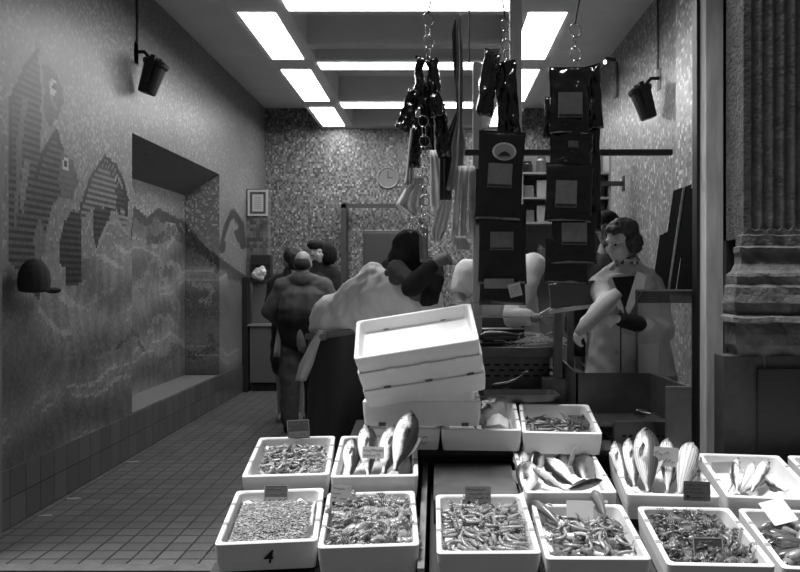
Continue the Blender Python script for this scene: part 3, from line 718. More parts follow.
# ------------------------------------------------------------ seafood
def fish_mat(name, back, belly, stripes=0, rough=.28, mottle=.12):
    m = bpy.data.materials.new(name); m.use_nodes = True; nt = m.node_tree; N = nt.nodes; L = nt.links
    b = N['Principled BSDF']; b.inputs['Roughness'].default_value = rough; b.inputs['Coat Weight'].default_value = .3; b.inputs['Coat Roughness'].default_value = .15
    tc = N.new('ShaderNodeTexCoord'); at = N.new('ShaderNodeAttribute'); at.attribute_name = 'flank'; sp = N.new('ShaderNodeSeparateXYZ'); L.new(at.outputs['Vector'], sp.inputs[0])
    n = N.new('ShaderNodeTexNoise'); n.inputs['Scale'].default_value = 6; n.inputs['Detail'].default_value = 5; L.new(tc.outputs['Generated'], n.inputs[0])
    ad = N.new('ShaderNodeMath'); ad.operation = 'MULTIPLY_ADD'; L.new(n.outputs[0], ad.inputs[0]); ad.inputs[1].default_value = .55; L.new(sp.outputs[1], ad.inputs[2])
    r = N.new('ShaderNodeValToRGB'); L.new(ad.outputs[0], r.inputs[0])
    e = r.color_ramp.elements; c1, c2 = lin(belly), lin(back)
    e[0].position = .62; e[0].color = (c1, c1, c1, 1); e[1].position = .90; e[1].color = (c2, c2, c2, 1)
    out = r.outputs[0]
    n3 = N.new('ShaderNodeTexNoise'); n3.inputs['Scale'].default_value = 14; n3.inputs['Detail'].default_value = 4; L.new(tc.outputs['Generated'], n3.inputs[0])
    hd = N.new('ShaderNodeMath'); hd.operation = 'MULTIPLY_ADD'; L.new(n3.outputs[0], hd.inputs[0]); hd.inputs[1].default_value = -.22; L.new(sp.outputs[0], hd.inputs[2])
    hr = N.new('ShaderNodeMapRange'); L.new(hd.outputs[0], hr.inputs[0]); hr.inputs[1].default_value = .02; hr.inputs[2].default_value = .13; hr.inputs[3].default_value = .42; hr.inputs[4].default_value = 1
    v0 = N.new('ShaderNodeVectorMath'); v0.operation = 'SCALE'; L.new(out, v0.inputs[0]); L.new(hr.outputs[0], v0.inputs['Scale']); out = v0.outputs[0]
    if stripes:
        wv = N.new('ShaderNodeMath'); wv.operation = 'MULTIPLY'; L.new(sp.outputs[1], wv.inputs[0]); wv.inputs[1].default_value = stripes*6.283
        sn = N.new('ShaderNodeMath'); sn.operation = 'SINE'; L.new(wv.outputs[0], sn.inputs[0])
        g = N.new('ShaderNodeMapRange'); L.new(sn.outputs[0], g.inputs[0]); g.inputs[1].default_value = .1; g.inputs[2].default_value = .7; g.inputs[3].default_value = 1; g.inputs[4].default_value = .55
        v = N.new('ShaderNodeVectorMath'); v.operation = 'SCALE'; L.new(out, v.inputs[0]); L.new(g.outputs[0], v.inputs['Scale']); out = v.outputs[0]
    vo = N.new('ShaderNodeTexVoronoi'); vo.inputs['Scale'].default_value = 260; L.new(tc.outputs['Object'], vo.inputs[0])
    g2 = N.new('ShaderNodeMapRange'); L.new(vo.outputs[0], g2.inputs[0]); g2.inputs[3].default_value = 1-mottle; g2.inputs[4].default_value = 1+mottle
    v2 = N.new('ShaderNodeVectorMath'); v2.operation = 'SCALE'; L.new(out, v2.inputs[0]); L.new(g2.outputs[0], v2.inputs['Scale'])
    L.new(v2.outputs[0], b.inputs['Base Color'])
    return m
FM = {'pale': fish_mat('pale_fish_skin', 55, 250), 'bass': fish_mat('striped_fish_skin', 80, 235, 10, .35), 'bream': fish_mat('bream_skin', 34, 225, mottle=.3), 'dark': fish_mat('dark_fish_skin', 35, 110), 'rough': fish_mat('rough_mottled_skin', 45, 190, mottle=.5), 'plump': fish_mat('plump_fish_skin', 90, 190)}
eye_m = mat('fish_eye', 12, .08, coat=1); fin_m = mat('fin', 105, .4, var=.3, vscale=60); fin_p = mat('pale_fin', 190, .4, var=.2, vscale=60)
def flank(me, n, m_):
    at = me.attributes.new('flank', 'FLOAT_VECTOR', 'POINT')
    for i in range(n+1):
        for k in range(m_): at.data[i*m_+k].vector = (i/n, .5+.5*math.sin(2*PI*k/m_), 0)
def fish_parts(L_, hgt, wid, kind, bend=0., eye=True, fins=True):
    """fish along +x from snout (0) to tail (L_), back up (+z)"""
    mb = MB(); n = 30; m_ = 20; rings = []
    def cy(t): return bend*L_*(t-.35)**2
    for i in range(n+1):
        t = i/n*.86
        hh = hgt/2*max(.03, (math.sin(PI*min(1, (t/.86))**.72)**.85)); hh = max(hh, hgt*.11 if t > .5 else 0)
        if t < .10: hh = hgt/2*(.09+.57*(t/.10)**.85)
        ww = wid/2*max(.10, math.sin(PI*min(1, t/.86)**.60)**.8)
        if t < .10: ww = wid/2*(.12+.58*(t/.10)**.8)
        rings.append([Vector((t*L_, ww*math.cos(2*PI*k/m_)+cy(t), hh*math.sin(2*PI*k/m_)*(1.0 if math.sin(2*PI*k/m_) > 0 else .95))) for k in range(m_)])
    mb.loft(rings)
    body = mb.mesh('body', FM[kind], True)
    flank(body, n, m_)
    P = [('body', body)]
    y = cy(.93)
    q = MB()
    s = hgt*.42
    poly = [(.83*L_, -hgt*.06), (.83*L_, hgt*.06), (.90*L_, s*.45), (1.0*L_, s), (.965*L_, s*.3), (.95*L_, 0), (.965*L_, -s*.3), (1.0*L_, -s), (.90*L_, -s*.45)]
    q.prism(poly, .003, T(0, y, 0)); P.append(('tail_fin', q.mesh('tail_fin', fin_p if kind in ('pale', 'bass') else fin_m)))
    if fins:
        q = MB(); q.prism([(.30*L_, hgt*.42), (.36*L_, hgt*.66), (.52*L_, hgt*.58), (.66*L_, hgt*.34), (.5*L_, hgt*.30)], .003, T(0, cy(.5), 0)); P.append(('dorsal_fin', q.mesh('dorsal_fin', fin_m)))
        q = MB(); q.prism([(.27*L_, -.02*hgt), (.30*L_, .06*hgt), (.42*L_, -.10*hgt), (.40*L_, -.24*hgt), (.33*L_, -.2*hgt)], .003, T(0, -wid*.46, 0) @ Rz(-10)); P.append(('pectoral_fin', q.mesh('pectoral_fin', fin_p)))
    if eye:
        q = MB()
        for s_ in (-1, 1): q.ell((.085*L_, s_*wid*.30, hgt*.10), (hgt*.055, wid*.09, hgt*.055))
        P.append(('eye', q.mesh('eye', eye_m, True)))
        q = MB(); q.ell((.012*L_, 0, -.03*hgt), (.02*L_, wid*.18, hgt*.025)); P.append(('mouth', q.mesh('mouth', eye_m, True)))
        q = MB()
        for s_ in (-1, 1): q.tube([(.19*L_, s_*wid*.30, hgt*.36), (.215*L_, s_*wid*.44, hgt*.12), (.21*L_, s_*wid*.44, -hgt*.12), (.18*L_, s_*wid*.30, -hgt*.33)], .0022, 5)
        P.append(('gill_cover', q.mesh('gill_cover', mat('gill_dark', 60, .4))))
    return P
def put(name, P, mw, label, cat, group=None):
    """thing = first part's mesh, other parts its children"""
    o = bpy.data.objects.new(name, P[0][1]); COL.objects.link(o); o.matrix_world = mw; prop(o, label, cat, group)
    for nm, me in P[1:]:
        c = bpy.data.objects.new(nm, me); COL.objects.link(c); c.parent = o
    return o
def standing(px0, py0, px1, py1, D0, D1, spin=0):
    """matrix for a fish whose snout is at the upper point and whose tail is at the lower one; returns (matrix, length)"""
    a, b_ = W(px0, py0, D0), W(px1, py1, D1); x = (b_-a); Ln = x.length; x.normalize()
    y = Vector((0, -1, 0)); y = (y-x*y.dot(x)).normalized(); z = x.cross(y)
    M = Matrix((x, y, z)).transposed().to_4x4(); M.translation = a
    return M @ Rx(spin), Ln
def stand_fish(spec, kind, group, labels, cat='fish', name='fish'):
    for (a, lab) in zip(spec, labels):
        px0, py0, px1, py1, D0, D1, hg, spin = a
        M, Ln = standing(px0, py0, px1, py1, D0, D1, spin)
        Dm = (D0+D1)/2
        put(name, fish_parts(Ln, hg/F*Dm, hg/F*Dm*.72, kind, bend=.05), M, lab, cat, group)
# four upright fish in R2
stand_fish([(353, 439, 349, 484, 3.84, 3.60, 19, 175), (366.5, 425, 369, 484, 3.86, 3.58, 21, 170), (395, 426, 382, 481, 3.87, 3.60, 24, 185), (412, 412, 392, 480, 3.86, 3.57, 25, 185)], 'pale', 'four big fish standing in one crate',
    ['leftmost and smallest of the four upright fish, gill spot showing', 'upright fish second from left of the four, behind the small white card', 'upright dark-headed fish third from left of the four', 'tallest and rightmost of the four upright fish'], name='standing_fish')
stand_fish([(615, 441, 628, 492, 3.86, 3.58, 17, 200), (629, 438, 636, 494, 3.84, 3.56, 19, 195), (645, 427.5, 649, 503, 3.80, 3.48, 27, 215), (667, 439, 669, 501, 3.84, 3.50, 21, 160), (692, 443, 678, 505, 3.76, 3.46, 28, 150)], 'bass', 'upright striped sea bass',
    ['leftmost slim upright bass in the right-hand crate', 'second upright bass from the left, beside the big one', 'tallest upright striped bass in the centre of its crate', 'upright bass half hidden by the pale rounded card', 'broad striped bass leaning to the right with dark back'], name='sea_bass')
stand_fish([(738, 458, 728, 497, 3.82, 3.55, 12, 150), (735, 462, 737, 496, 3.74, 3.5, 9, 60), (754, 462, 738, 497, 3.82, 3.55, 11, 120), (768, 460, 750, 496, 3.86, 3.55, 13, 200), (766, 476, 788, 494, 3.66, 3.52, 14, 30)], 'pale', 'silver fish in the wavy-rimmed crate',
    ['silver fish with dark head behind the small blank pale card', 'slim silver fish just right of the blank pale card', 'silver fish leaning in the middle of the wavy-rimmed crate', 'dark-headed silver fish leaning right against the crate wall', 'silver fish lying low at the right of the wavy-rimmed crate'], name='silver_fish')
def lying(M, u, v, zz, ang, tilt=0, roll=90):
    return M @ T(u, v, zz) @ Rz(ang) @ Ry(tilt) @ Rx(roll)
# breams in R3
M3 = CR['R3']
def bream(u, v, z, ang, L_, hg, kind, label, roll=75, tilt=0, wid=.05):
    put('bream', fish_parts(L_, hg, wid, kind, bend=.12), lying(M3, u, v, z, ang, tilt, roll), label, 'fish', 'breams in the tangled crate')
def bream2(px0, py0, px1, py1, D0, D1, hg, kind, spin, label):
    M, Ln = standing(px0, py0, px1, py1, D0, D1, spin); h_ = hg/F*(D0+D1)/2
    put('bream', fish_parts(Ln, h_, h_*.5, kind, bend=.10), M, label, 'fish', 'breams in the tangled crate')
bream2(524, 447, 520, 478, 3.98, 3.80, 15, 'bream', 20, 'small bream with its head up in the back left corner of the tangled crate')
bream2(541, 449, 530, 482, 3.96, 3.78, 17, 'bream', -15, 'bream second from the left at the back of the tangled crate')
bream2(529, 462, 524, 500, 3.72, 3.50, 25, 'pale', 10, 'large pale bream hanging over the front left rim of its crate')
bream2(546, 459, 580, 492, 3.82, 3.62, 21, 'bream', -25, 'spotted oval bream lying across the middle of the tangled crate')
bream2(584, 455, 588, 494, 3.92, 3.66, 26, 'dark', 15, 'big dark round fish at the back right of the tangled crate')
bream2(602, 480, 556, 494, 3.56, 3.50, 10, 'dark', 0, 'long dark fish lying across the front rim of the tangled crate')
bream2(533, 468, 570, 493, 3.62, 3.50, 12, 'pale', 30, 'pale slender fish lying under the breams toward the front')
bream2(560, 454, 566, 480, 3.98, 3.85, 16, 'bream', 20, 'bream tucked against the back wall of the tangled crate')
q = MB(); q.prism([(0, 0), (.012, .05), (.03, .085), (.042, .09), (.03, .03), (.02, 0)], .003, T(*W(568, 466, 3.85)) @ Rz(10)); o = q.build('tail_fin', fin_p); prop(o, 'upright pale tail fin sticking out of the tangled bream crate', 'fish tail'); recenter(o)

# langoustine / shrimp builders
def shrimp_parts(L_, fat, curl, m, claws=True, ant=True, seg=7, mc=None):
    mb = MB(); rings = []; pts = []
    n = seg*3+6
    for i in range(n+1):
        t = i/n; a = curl*max(0, t-.35)/.65
        pts.append((t, a))
    x = z = 0; th = 0; C = []
    for i in range(n+1):
        t, a = pts[i]
        C.append((x, z, a)); x += L_/n*math.cos(a); z -= L_/n*math.sin(a)
    for i, (x, z, a) in enumerate(C):
        t = i/n
        rad = fat*(.35+.65*math.sin(PI*min(1, t/.42)*.5)**.7) if t < .42 else fat*(1-.55*(t-.42)/.58)
        if t > .4: rad *= (1.0 if (i % 3) else .86)
        rings.append([Vector((x+rad*math.sin(2*PI*k/9)*math.sin(a), rad*.85*math.cos(2*PI*k/9), z+rad*math.sin(2*PI*k/9)*math.cos(a))) for k in range(9)])
    mb.loft(rings)
    # tail fan, legs
    x, z, a = C[-1]
    for s_ in (-.9, -.3, .3, .9):
        d = Vector((math.cos(a)*math.cos(s_), math.sin(s_), -math.sin(a)*math.cos(s_)))
        mb.cap(Vector((x, 0, z)), fat*.25, Vector((x, 0, z))+d*L_*.16, fat*.32, 6)
    for i in range(4):
        for s_ in (-1, 1):
            bx = L_*(.12+.07*i); mb.tube([(bx, s_*fat*.5, -fat*.4), (bx-.01, s_*fat*1.5, -fat*.5), (bx-.02, s_*fat*2.0, -fat*1.3)], fat*.10, 4)
    P = [('body', mb.mesh('body', m, True))]
    if claws:
        for s_ in (-1, 1):
            q = MB(); q.tube([(L_*.08, s_*fat*.5, -fat*.2), (-L_*.08, s_*fat*1.3, 0), (-L_*.20, s_*fat*1.2, 0)], [fat*.18, fat*.2, fat*.26], 6)
            q.tube([(-L_*.20, s_*fat*1.2, 0), (-L_*.36, s_*fat*1.1, .003), (-L_*.45, s_*fat*.8, 0)], [fat*.34, fat*.26, fat*.08], 6)
            q.tube([(-L_*.24, s_*fat*1.4, 0), (-L_*.36, s_*fat*1.6, .003), (-L_*.43, s_*fat*1.3, 0)], [fat*.2, fat*.16, fat*.05], 5)
            P.append(('claw', q.mesh('claw', mc or m, True)))
    if ant:
        q = MB()
        for s_ in (-1, 1): q.tube([(0, s_*fat*.2, fat*.1), (-L_*.15, s_*fat*.7, fat*.9), (-L_*.32, s_*fat*1.4, fat*1.1), (-L_*.45, s_*fat*2.0, fat*.6)], [fat*.07, fat*.06, fat*.05, fat*.03], 4)
        P.append(('antenna', q.mesh('antenna', mc or m)))
    return P
lang = mat('langoustine_shell', 152, .3, var=.35, vscale=55, coat=.4); lang2 = mat('crayfish_shell', 112, .25, var=.45, vscale=60, coat=.5)
mant = mat('mantis_shrimp_shell', 142, .35, var=.35, vscale=70, coat=.3); squid_m = mat('squid_flesh', 155, .22, var=.45, vscale=45, coat=.5); squid_d = mat('squid_skin_dark', 95, .22, var=.4, vscale=60, coat=.5)
mull = mat('mullet_dark', 78, .35, var=.4, vscale=60, coat=.3); glis = mat('glistening_fish', 105, .15, var=.5, vscale=40, coat=.7)
def pile(key, variants, nx, ny, layers, u0, u1, v0, v1, zb, name, labels, cat, group, jitter=.5, ang=None, tilt=18, mound=.03, roll=180, seed=1, z_step=.014, body=.1, claw=0, rollc=0):
    rd = random.Random(seed); M = CR[key]
    first = {}
    for l in range(layers):
        for i in range(nx):
            for j in range(ny):
                fu = (i+.5+jitter*(rd.random()-.5)+(l % 2)*.3)/nx; fv = (j+.5+jitter*(rd.random()-.5)+(l % 2)*.2)/ny
                u = u0+(u1-u0)*min(1, fu); v = v0+(v1-v0)*min(1, fv)
                zz = zb+z_step*l+mound*math.sin(PI*min(max(fu, 0), 1))*math.sin(PI*min(max(fv, 0), 1))
                a = rd.uniform(0, 360) if ang is None else rd.gauss(*ang)
                ex_ = body*(1+claw)/2; Lc = {'C1': .535, 'C2': .535, 'C3': .56, 'C4': .50, 'C5': .52, 'C6': .53, 'R1': .56, 'U3': .575}[key]; wu = {'C2': .172, 'C6': .170}.get(key, .175)
                hu, hv = min(.16, abs(math.cos(R(a)))*ex_+.012), abs(math.sin(R(a)))*ex_+.012
                u = max(-wu+hu, min(wu-hu, u)); v = max(.022+hv, min(Lc-.022-hv, v)); M_off = T(-body*(1-claw)/2, 0, 0)
                mw = M @ T(u, v, zz) @ Rz(a) @ Ry(rd.uniform(-tilt, tilt)) @ Rx(rollc*(1 if rd.random() < .5 else -1)+rd.uniform(-roll, roll)) @ M_off
                k = rd.randrange(len(variants))
                if k not in first: first[k] = put(name, variants[k], mw, labels, cat, group)
                else: dup(first[k], mw)
def mult(P): return [(n_, m_) for n_, m_ in P]
# C2 langoustines
pile('C2', [shrimp_parts(.125, .025, c, lang, ant=False) for c in (.5, 1.5, 2.5)], 5, 8, 2, -.15, .15, .05, .48, -.052, 'langoustine', 'plump pale langoustine, one of the heap in the second crate from the left', 'langoustine', 'langoustines in the second front crate', ang=(20, 50), mound=.025, roll=35, rollc=75, seed=4, z_step=.020, body=.125, claw=.45, tilt=12)
# C3 mantis shrimps
pile('C3', [shrimp_parts(.135, .0115, c, mant, claws=False, ant=False) for c in (.3, 1.5, 2.8, -1.6)], 6, 9, 2, -.15, .155, .05, .49, -.042, 'mantis_shrimp', 'slender curled pale shrimp, one of the heap beside the empty wet board', 'shrimp', 'slender shrimps in the front crate', ang=(140, 50), mound=.025, roll=25, rollc=90, seed=5, z_step=.016, body=.13, tilt=10)
# C5 crayfish
pile('C5', [shrimp_parts(.115, .024, c, lang2) for c in (.4, 1.5, 2.5)], 5, 7, 2, -.15, .15, .05, .47, -.060, 'crayfish', 'dark whiskered crayfish, one of the heap by the dark price card', 'crayfish', 'crayfish in the fifth front crate', ang=(0, 60), mound=.02, roll=35, rollc=75, seed=6, z_step=.020, body=.115, claw=.45, tilt=12)
# C4 mixed: shiny small fish and shrimps
def slab(L_, h_, w_, m):
    mb = MB(); rings = []
    for i in range(15):
        t = i/14; s_ = math.sin(PI*t**.7)**.8*.9+.10; rings.append([Vector((t*L_, w_/2*s_*math.cos(2*PI*k/10)+.12*L_*(t-.4)**2, h_/2*s_*math.sin(2*PI*k/10))) for k in range(10)])
    mb.loft(rings); mb.prism([(L_*.93, 0), (L_*1.12, h_*.5), (L_*1.07, 0), (L_*1.12, -h_*.5)], .002); me = mb.mesh('body', m, True); flank(me, 14, 10); return me
def small_fish(L_, h_, w_, m):
    q = MB()
    for s_ in (-1, 1): q.ell((L_*.09, s_*w_*.24, h_*.08), (h_*.08, w_*.1, h_*.08), n=6, m=5)
    return [('body', slab(L_, h_, w_, m)), ('eye', q.mesh('eye', eye_m, True))]
pile('C4', [small_fish(.15, .042, .026, glis), small_fish(.13, .05, .022, mat('glistening_dark', 85, .15, var=.5, vscale=30, coat=.7)), small_fish(.12, .035, .024, mat('glistening_pale', 185, .15, var=.3, vscale=30, coat=.7))], 5, 5, 2, -.15, .14, .06, .43, -.06, 'small_fish', 'glistening small fish, one of those mixed with shrimps under the blank white card', 'fish', 'mixed small fish by the blank card', ang=(110, 40), mound=.02, roll=60, seed=7, z_step=.02, body=.15)
pile('C4', [shrimp_parts(.09, .009, c, lang, claws=False) for c in (1.0, 2.2)], 4, 5, 1, -.12, .14, .05, .35, -.012, 'shrimp', 'thin pale shrimp, one of those scattered on the mixed small fish', 'shrimp', 'shrimps among the mixed small fish', mound=.015, roll=30, rollc=90, seed=8, body=.09)
for (px, py, px2, py2, D0, D1, hg, lab) in ((536, 497, 572, 528, 3.42, 3.22, 12, 'long dark fish lying from the back left corner of the mixed fish crate'), (598, 492, 612, 522, 3.42, 3.2, 13, 'dark fish draped over the back right rim of the mixed fish crate')):
    M, Ln = standing(px, py, px2, py2, D0, D1, 60); put('fish', fish_parts(Ln, hg/F*3.3, hg/F*3.3*.8, 'dark', .1), M @ T(0, .02, 0), lab, 'fish')
# C6 plump fish
pile('C6', [small_fish(.15, .05, .045, FM['plump']), small_fish(.14, .045, .042, mat('plump_grey', 135, .3, var=.3, vscale=30, coat=.3))], 3, 6, 2, -.13, .12, .06, .46, -.065, 'plump_fish', 'plump small fish, one of the heap in the crate at the bottom right corner', 'fish', 'plump fish in the corner crate', ang=(5, 30), mound=.02, roll=50, seed=9, z_step=.03, body=.16)
# R1 squid
def squid_parts(L_, r_, m):
    mb = MB(); rings = []
    for i in range(10):
        t = i/9; s_ = (t**.5)*(1.0-.25*t); rings.append([Vector((t*L_*.55, r_*max(.1, s_)*math.cos(2*PI*k/8), r_*.7*max(.1, s_)*math.sin(2*PI*k/8))) for k in range(8)])
    mb.loft(rings); mb.ell((L_*.60, 0, 0), (r_*.8, r_*.7, r_*.6), n=8, m=6)
    q = MB()
    for k in range(6):
        a = 2*PI*k/6; q.tube([(L_*.62, r_*.4*math.cos(a), r_*.3*math.sin(a)), (L_*.8, r_*1.0*math.cos(a), r_*.5*math.sin(a)), (L_*.95, r_*(1.0+.6*math.sin(3*k))*math.cos(a), r_*.2)], [r_*.22, r_*.16, r_*.06], 5)
    f = MB(); f.prism([(0, 0), (L_*.16, r_*1.5), (L_*.26, r_*.6), (L_*.26, -r_*.6), (L_*.16, -r_*1.5)], .003, Rx(90))
    return [('mantle', mb.mesh('mantle', m, True)), ('tentacles', q.mesh('tentacles', m, True)), ('fin', f.mesh('fin', m))]
pile('R1', [squid_parts(.085, .014, squid_m), squid_parts(.075, .013, squid_d), squid_parts(.07, .015, squid_m)], 8, 9, 2, -.155, .155, .11, .50, -.05, 'small_squid', 'glossy small squid, one of the heap in the farthest left crate', 'squid', 'small squid in the second row', mound=.012, roll=180, seed=10, z_step=.014, body=.08)
# U3 dark mullet
pile('U3', [small_fish(.11, .03, .02, mull), shrimp_parts(.10, .010, 1.6, mull, claws=False)], 5, 7, 1, -.15, .15, .05, .48, -.055, 'small_dark_fish', 'small dark fish or shrimp, one of the thin layer in the raised right crate', 'fish', 'small dark catch in the raised crate', mound=.012, roll=30, rollc=85, seed=11, body=.11)
# U2 big fish
M2 = CR['U2']
mk = fish_parts(.42, .15, .13, 'rough', bend=.15)
for v in mk[0][1].vertices: v.co += v.normal*(.013*noise.noise(v.co*34)+.008*noise.noise(v.co*80))
put('monkfish', mk, M2 @ T(.12, .46, .00) @ Rz(-118) @ Rx(55), 'big rough mottled fish filling the middle raised crate', 'fish')
q = MB(); q.loft([[Vector((x_+.012*math.sin(9*y_), y_, z_+.012*noise.noise(Vector((x_*30, y_*30, 1))))) for x_, z_ in ((.02, .0), (.09, .015), (.13, -.01), (.14, -.02), (.09, .003), (.02, -.012))] for y_ in np.linspace(.05, .26, 8)])
o = q.build('paper_sheet', mat('white_paper', 205, .8, bump=.4), smooth=True); o.matrix_world = M2; prop(o, 'white paper sheet tucked beside the big rough fish', 'paper')
q = MB(); q.loft([[Vector((x_+.01*math.sin(9*y_), y_, z_)) for x_, z_ in ((-.17, .0), (-.06, .012), (-.06, .008), (-.17, -.006))] for y_ in np.linspace(.05, .30, 8)])
# C1 whitebait: nobody could count it
rd = random.Random(21); mb = MB()
for i in range(4200):
    u = rd.uniform(-.150, .140); v = rd.uniform(.03, .46); z = -.040+.040*math.sin(PI*min(1, (u+.165)/.32))*math.sin(PI*min(1, (v+.03)/.52))+rd.uniform(-.006, .006)
    a = rd.uniform(0, 2*PI); l = rd.uniform(.010, .018); dx, dy, dz = l*math.cos(a), l*math.sin(a), rd.uniform(-.006, .006)
    mb.tube([(u-dx, v-dy, z-dz), (u+dx*.2, v+dy*.2, z+.003), (u+dx, v+dy, z+dz)], [.0012, .0028, .0008], 4)
hm = MB(); vs_ = [[None]*17 for _ in range(17)]
for i in range(17):
    for j in range(17):
        u = -.165+.31*i/16; v = .022+.46*j/16
        vs_[i][j] = mb.bm.verts.new((u, v, -.045+.036*math.sin(PI*i/16)*math.sin(PI*j/16)))
for i in range(16):
    for j in range(16): mb.face([vs_[i][j], vs_[i+1][j], vs_[i+1][j+1], vs_[i][j+1]])
o = mb.build('whitebait', mat('whitebait', 142, .4, var=.35, vscale=90)); o.matrix_world = CR['C1']; prop(o, 'heap of tiny pale whitebait in the front left crate', 'whitebait', kind='stuff')
# ice / paper liners
def liner(key, u0, u1, v0, v1, z, label, amp=.012, seed=0):
    mb = MB(); n = 14; rows = []
    for i in range(n+1):
        rows.append([mb.bm.verts.new((u0+(u1-u0)*i/n, v0+(v1-v0)*j/n, z+amp*noise.noise(Vector((i*.5, j*.5, seed))))) for j in range(n+1)])
    for a, b_ in zip(rows, rows[1:]):
        for j in range(n): mb.face([a[j], b_[j], b_[j+1], a[j+1]])
    o = mb.build('paper_liner', mat('paper_liner', 225, .7), smooth=True); o.matrix_world = CR[key]; s_ = o.modifiers.new('s', 'SOLIDIFY'); s_.thickness = .002; prop(o, label, 'paper liner')
liner('C1', -.16, .16, .26, .505, -.052, 'white paper liner behind the whitebait heap', .03, 1)
liner('R1', -.165, .165, .035, .14, -.058, 'white paper liner at the front of the squid crate', .012, 2)
liner('C5', -.16, .16, .03, .12, -.065, 'white paper liner at the front of the crayfish crate', .012, 3)
liner('R3', -.165, .165, .03, .5, -.055, 'white paper liner under the tangled breams', .012, 4)
liner('R2', -.165, .165, .03, .54, -.075, 'white paper liner under the four upright fish', .008, 5)
liner('R4', -.165, .165, .03, .5, -.075, 'white paper liner under the sea bass', .008, 6)

# ------------------------------------------------------------ hanging goods at the shopfront
gloss = mat('black_plastic_gloss', 14, .12, bump=.8, bscale=22, coat=.6)
gloss2 = mat('black_plastic_film', 20, .22, bump=.25, bscale=10, coat=.3)
chainm = mat('chain_steel', 190, .22, metal=1)
lab_m = mat('pouch_label', 112, .5, var=.15, vscale=30); lab_l = mat('pouch_label_pale', 185, .5, var=.15, vscale=30)
wire_m = mat('thin_wire', 50, .4, metal=.6)
def chain(px, py0, py1, D, label, wire_top=None):
    t = thing('chain', label, 'chain', W(px, py1, D)); k = F/D; n = max(2, int((py1-py0)/10)); hgt = (py1-py0)/k
    for i in range(n):
        M = Matrix.Rotation(R(25 if i % 2 else 70), 3, 'Z')
        q = MB().ring((.004*math.sin(i*2.2), 0, hgt*(i+.5)/n), hgt/n*.56, .0032, M, 14, 6); q.build('link', chainm, t, smooth=True)
    if wire_top:
        wx, wy = wire_top; p = W(wx, wy, D)-W(px, py1, D)
        MB().tube([(0, 0, hgt), (p.x*.3, 0, hgt+(p.z-hgt)*.3), p, (p.x*1.3, 0, 3.26-W(px, py1, D).z)], .005, 6).build('wire', wire_m, t)
    return t
def pouch_mesh(w_, h_, th, seed, crumple=.006, nx=16, nz=22):
    mb = MB(); F_ = []
    for side in (-1, 1):
        rows = []
        for j in range(nz+1):
            row = []
            for i in range(nx+1):
                u, v = i/nx*2-1, j/nz; pf = max(0, (1-u*u))**.5*max(0, 1-(2*v-1)**4)**.5
                e = 1-.05*math.sin(PI*v)
                y = side*(th/2*pf+.0012)+crumple*1.6*noise.noise(Vector((u*2.2+seed, v*6, seed*1.7)))+crumple*.8*noise.noise(Vector((u*5+seed, v*11, seed*2.7+side)))*pf
                row.append(mb.bm.verts.new((u*w_/2*e, y, (v-1)*h_)))
            rows.append(row)
        F_.append(rows)
    for rows in F_:
        for a, b_ in zip(rows, rows[1:]):
            for i in range(nx): mb.face([a[i], a[i+1], b_[i+1], b_[i]])
    A, B = F_
    loopA = A[0]+[r_[-1] for r_ in A[1:]]+A[-1][::-1][1:]+[r_[0] for r_ in A[::-1][1:-1]]
    loopB = B[0]+[r_[-1] for r_ in B[1:]]+B[-1][::-1][1:]+[r_[0] for r_ in B[::-1][1:-1]]
    n = len(loopA)
    for i in range(n): mb.face([loopA[i], loopA[(i+1) % n], loopB[(i+1) % n], loopB[i]])
    return mb
def pouch(label, x0, x1, y0, y1, D, th=.035, m=None, labels=(), rot=0, seed=1, crumple=.006, yaw=0, group=None):
    """labels: (px0, px1, py0, py1, material, oval)"""
    k = D/F; w_, h_ = (x1-x0)*k, (y1-y0)*k; top = W((x0+x1)/2, y0, D)
    t = thing('plastic_pouch', label, 'pouch', top, 0, group); t.rotation_euler = (0, R(rot), R(yaw))
    pouch_mesh(w_, h_, th, seed, crumple).build('film', m or gloss, t, smooth=True)
    MB().box(-w_/2, w_/2, -.003, .003, -.012, .004).build('seal', m or gloss2, t)
    for (a, b_, c, d, lm_, oval) in labels:
        cx, cz = ((a+b_)/2-(x0+x1)/2)*k, -((c+d)/2-y0)*k; rw, rh = (b_-a)*k/2, (d-c)*k/2
        y = -th/2-crumple*1.1-.001
        poly = [(cx+rw*math.cos(q*PI/12), cz+rh*math.sin(q*PI/12)) for q in range(24)] if oval else [(cx-rw, cz-rh), (cx+rw, cz-rh), (cx+rw, cz+rh), (cx-rw, cz+rh)]
        o = MB().prism(poly, .003, T(0, y, 0)).build('label_patch', lm_, t)
        if oval:
            poly = [(cx+rw*.82*math.cos(q*PI/12), cz+rh*.80*math.sin(q*PI/12)) for q in range(24)]
            MB().prism(poly, .002, T(0, y-.002, 0)).build('emblem_field', mat('emblem_grey', 140, .5), o)
            MB().prism([(cx-rw*.5, cz-rh*.5), (cx+rw*.55, cz-rh*.5), (cx+rw*.35, cz-rh*.15), (cx+rw*.05, cz+rh*.02), (cx-rw*.3, cz-rh*.2)], .002, T(0, y-.0035, 0)).build('emblem_mound', mat('emblem_dark', 30, .5), o)
        else:
            hh = rh*.18
            MB().prism([(cx-rw*.95, cz-rh*.92), (cx+rw*.95, cz-rh*.92), (cx+rw*.95, cz-rh*.92+hh), (cx-rw*.95, cz-rh*.92+hh)], .002, T(0, y-.002, 0)).build('label_band', mat('emblem_dark', 30, .5), o)
    return t
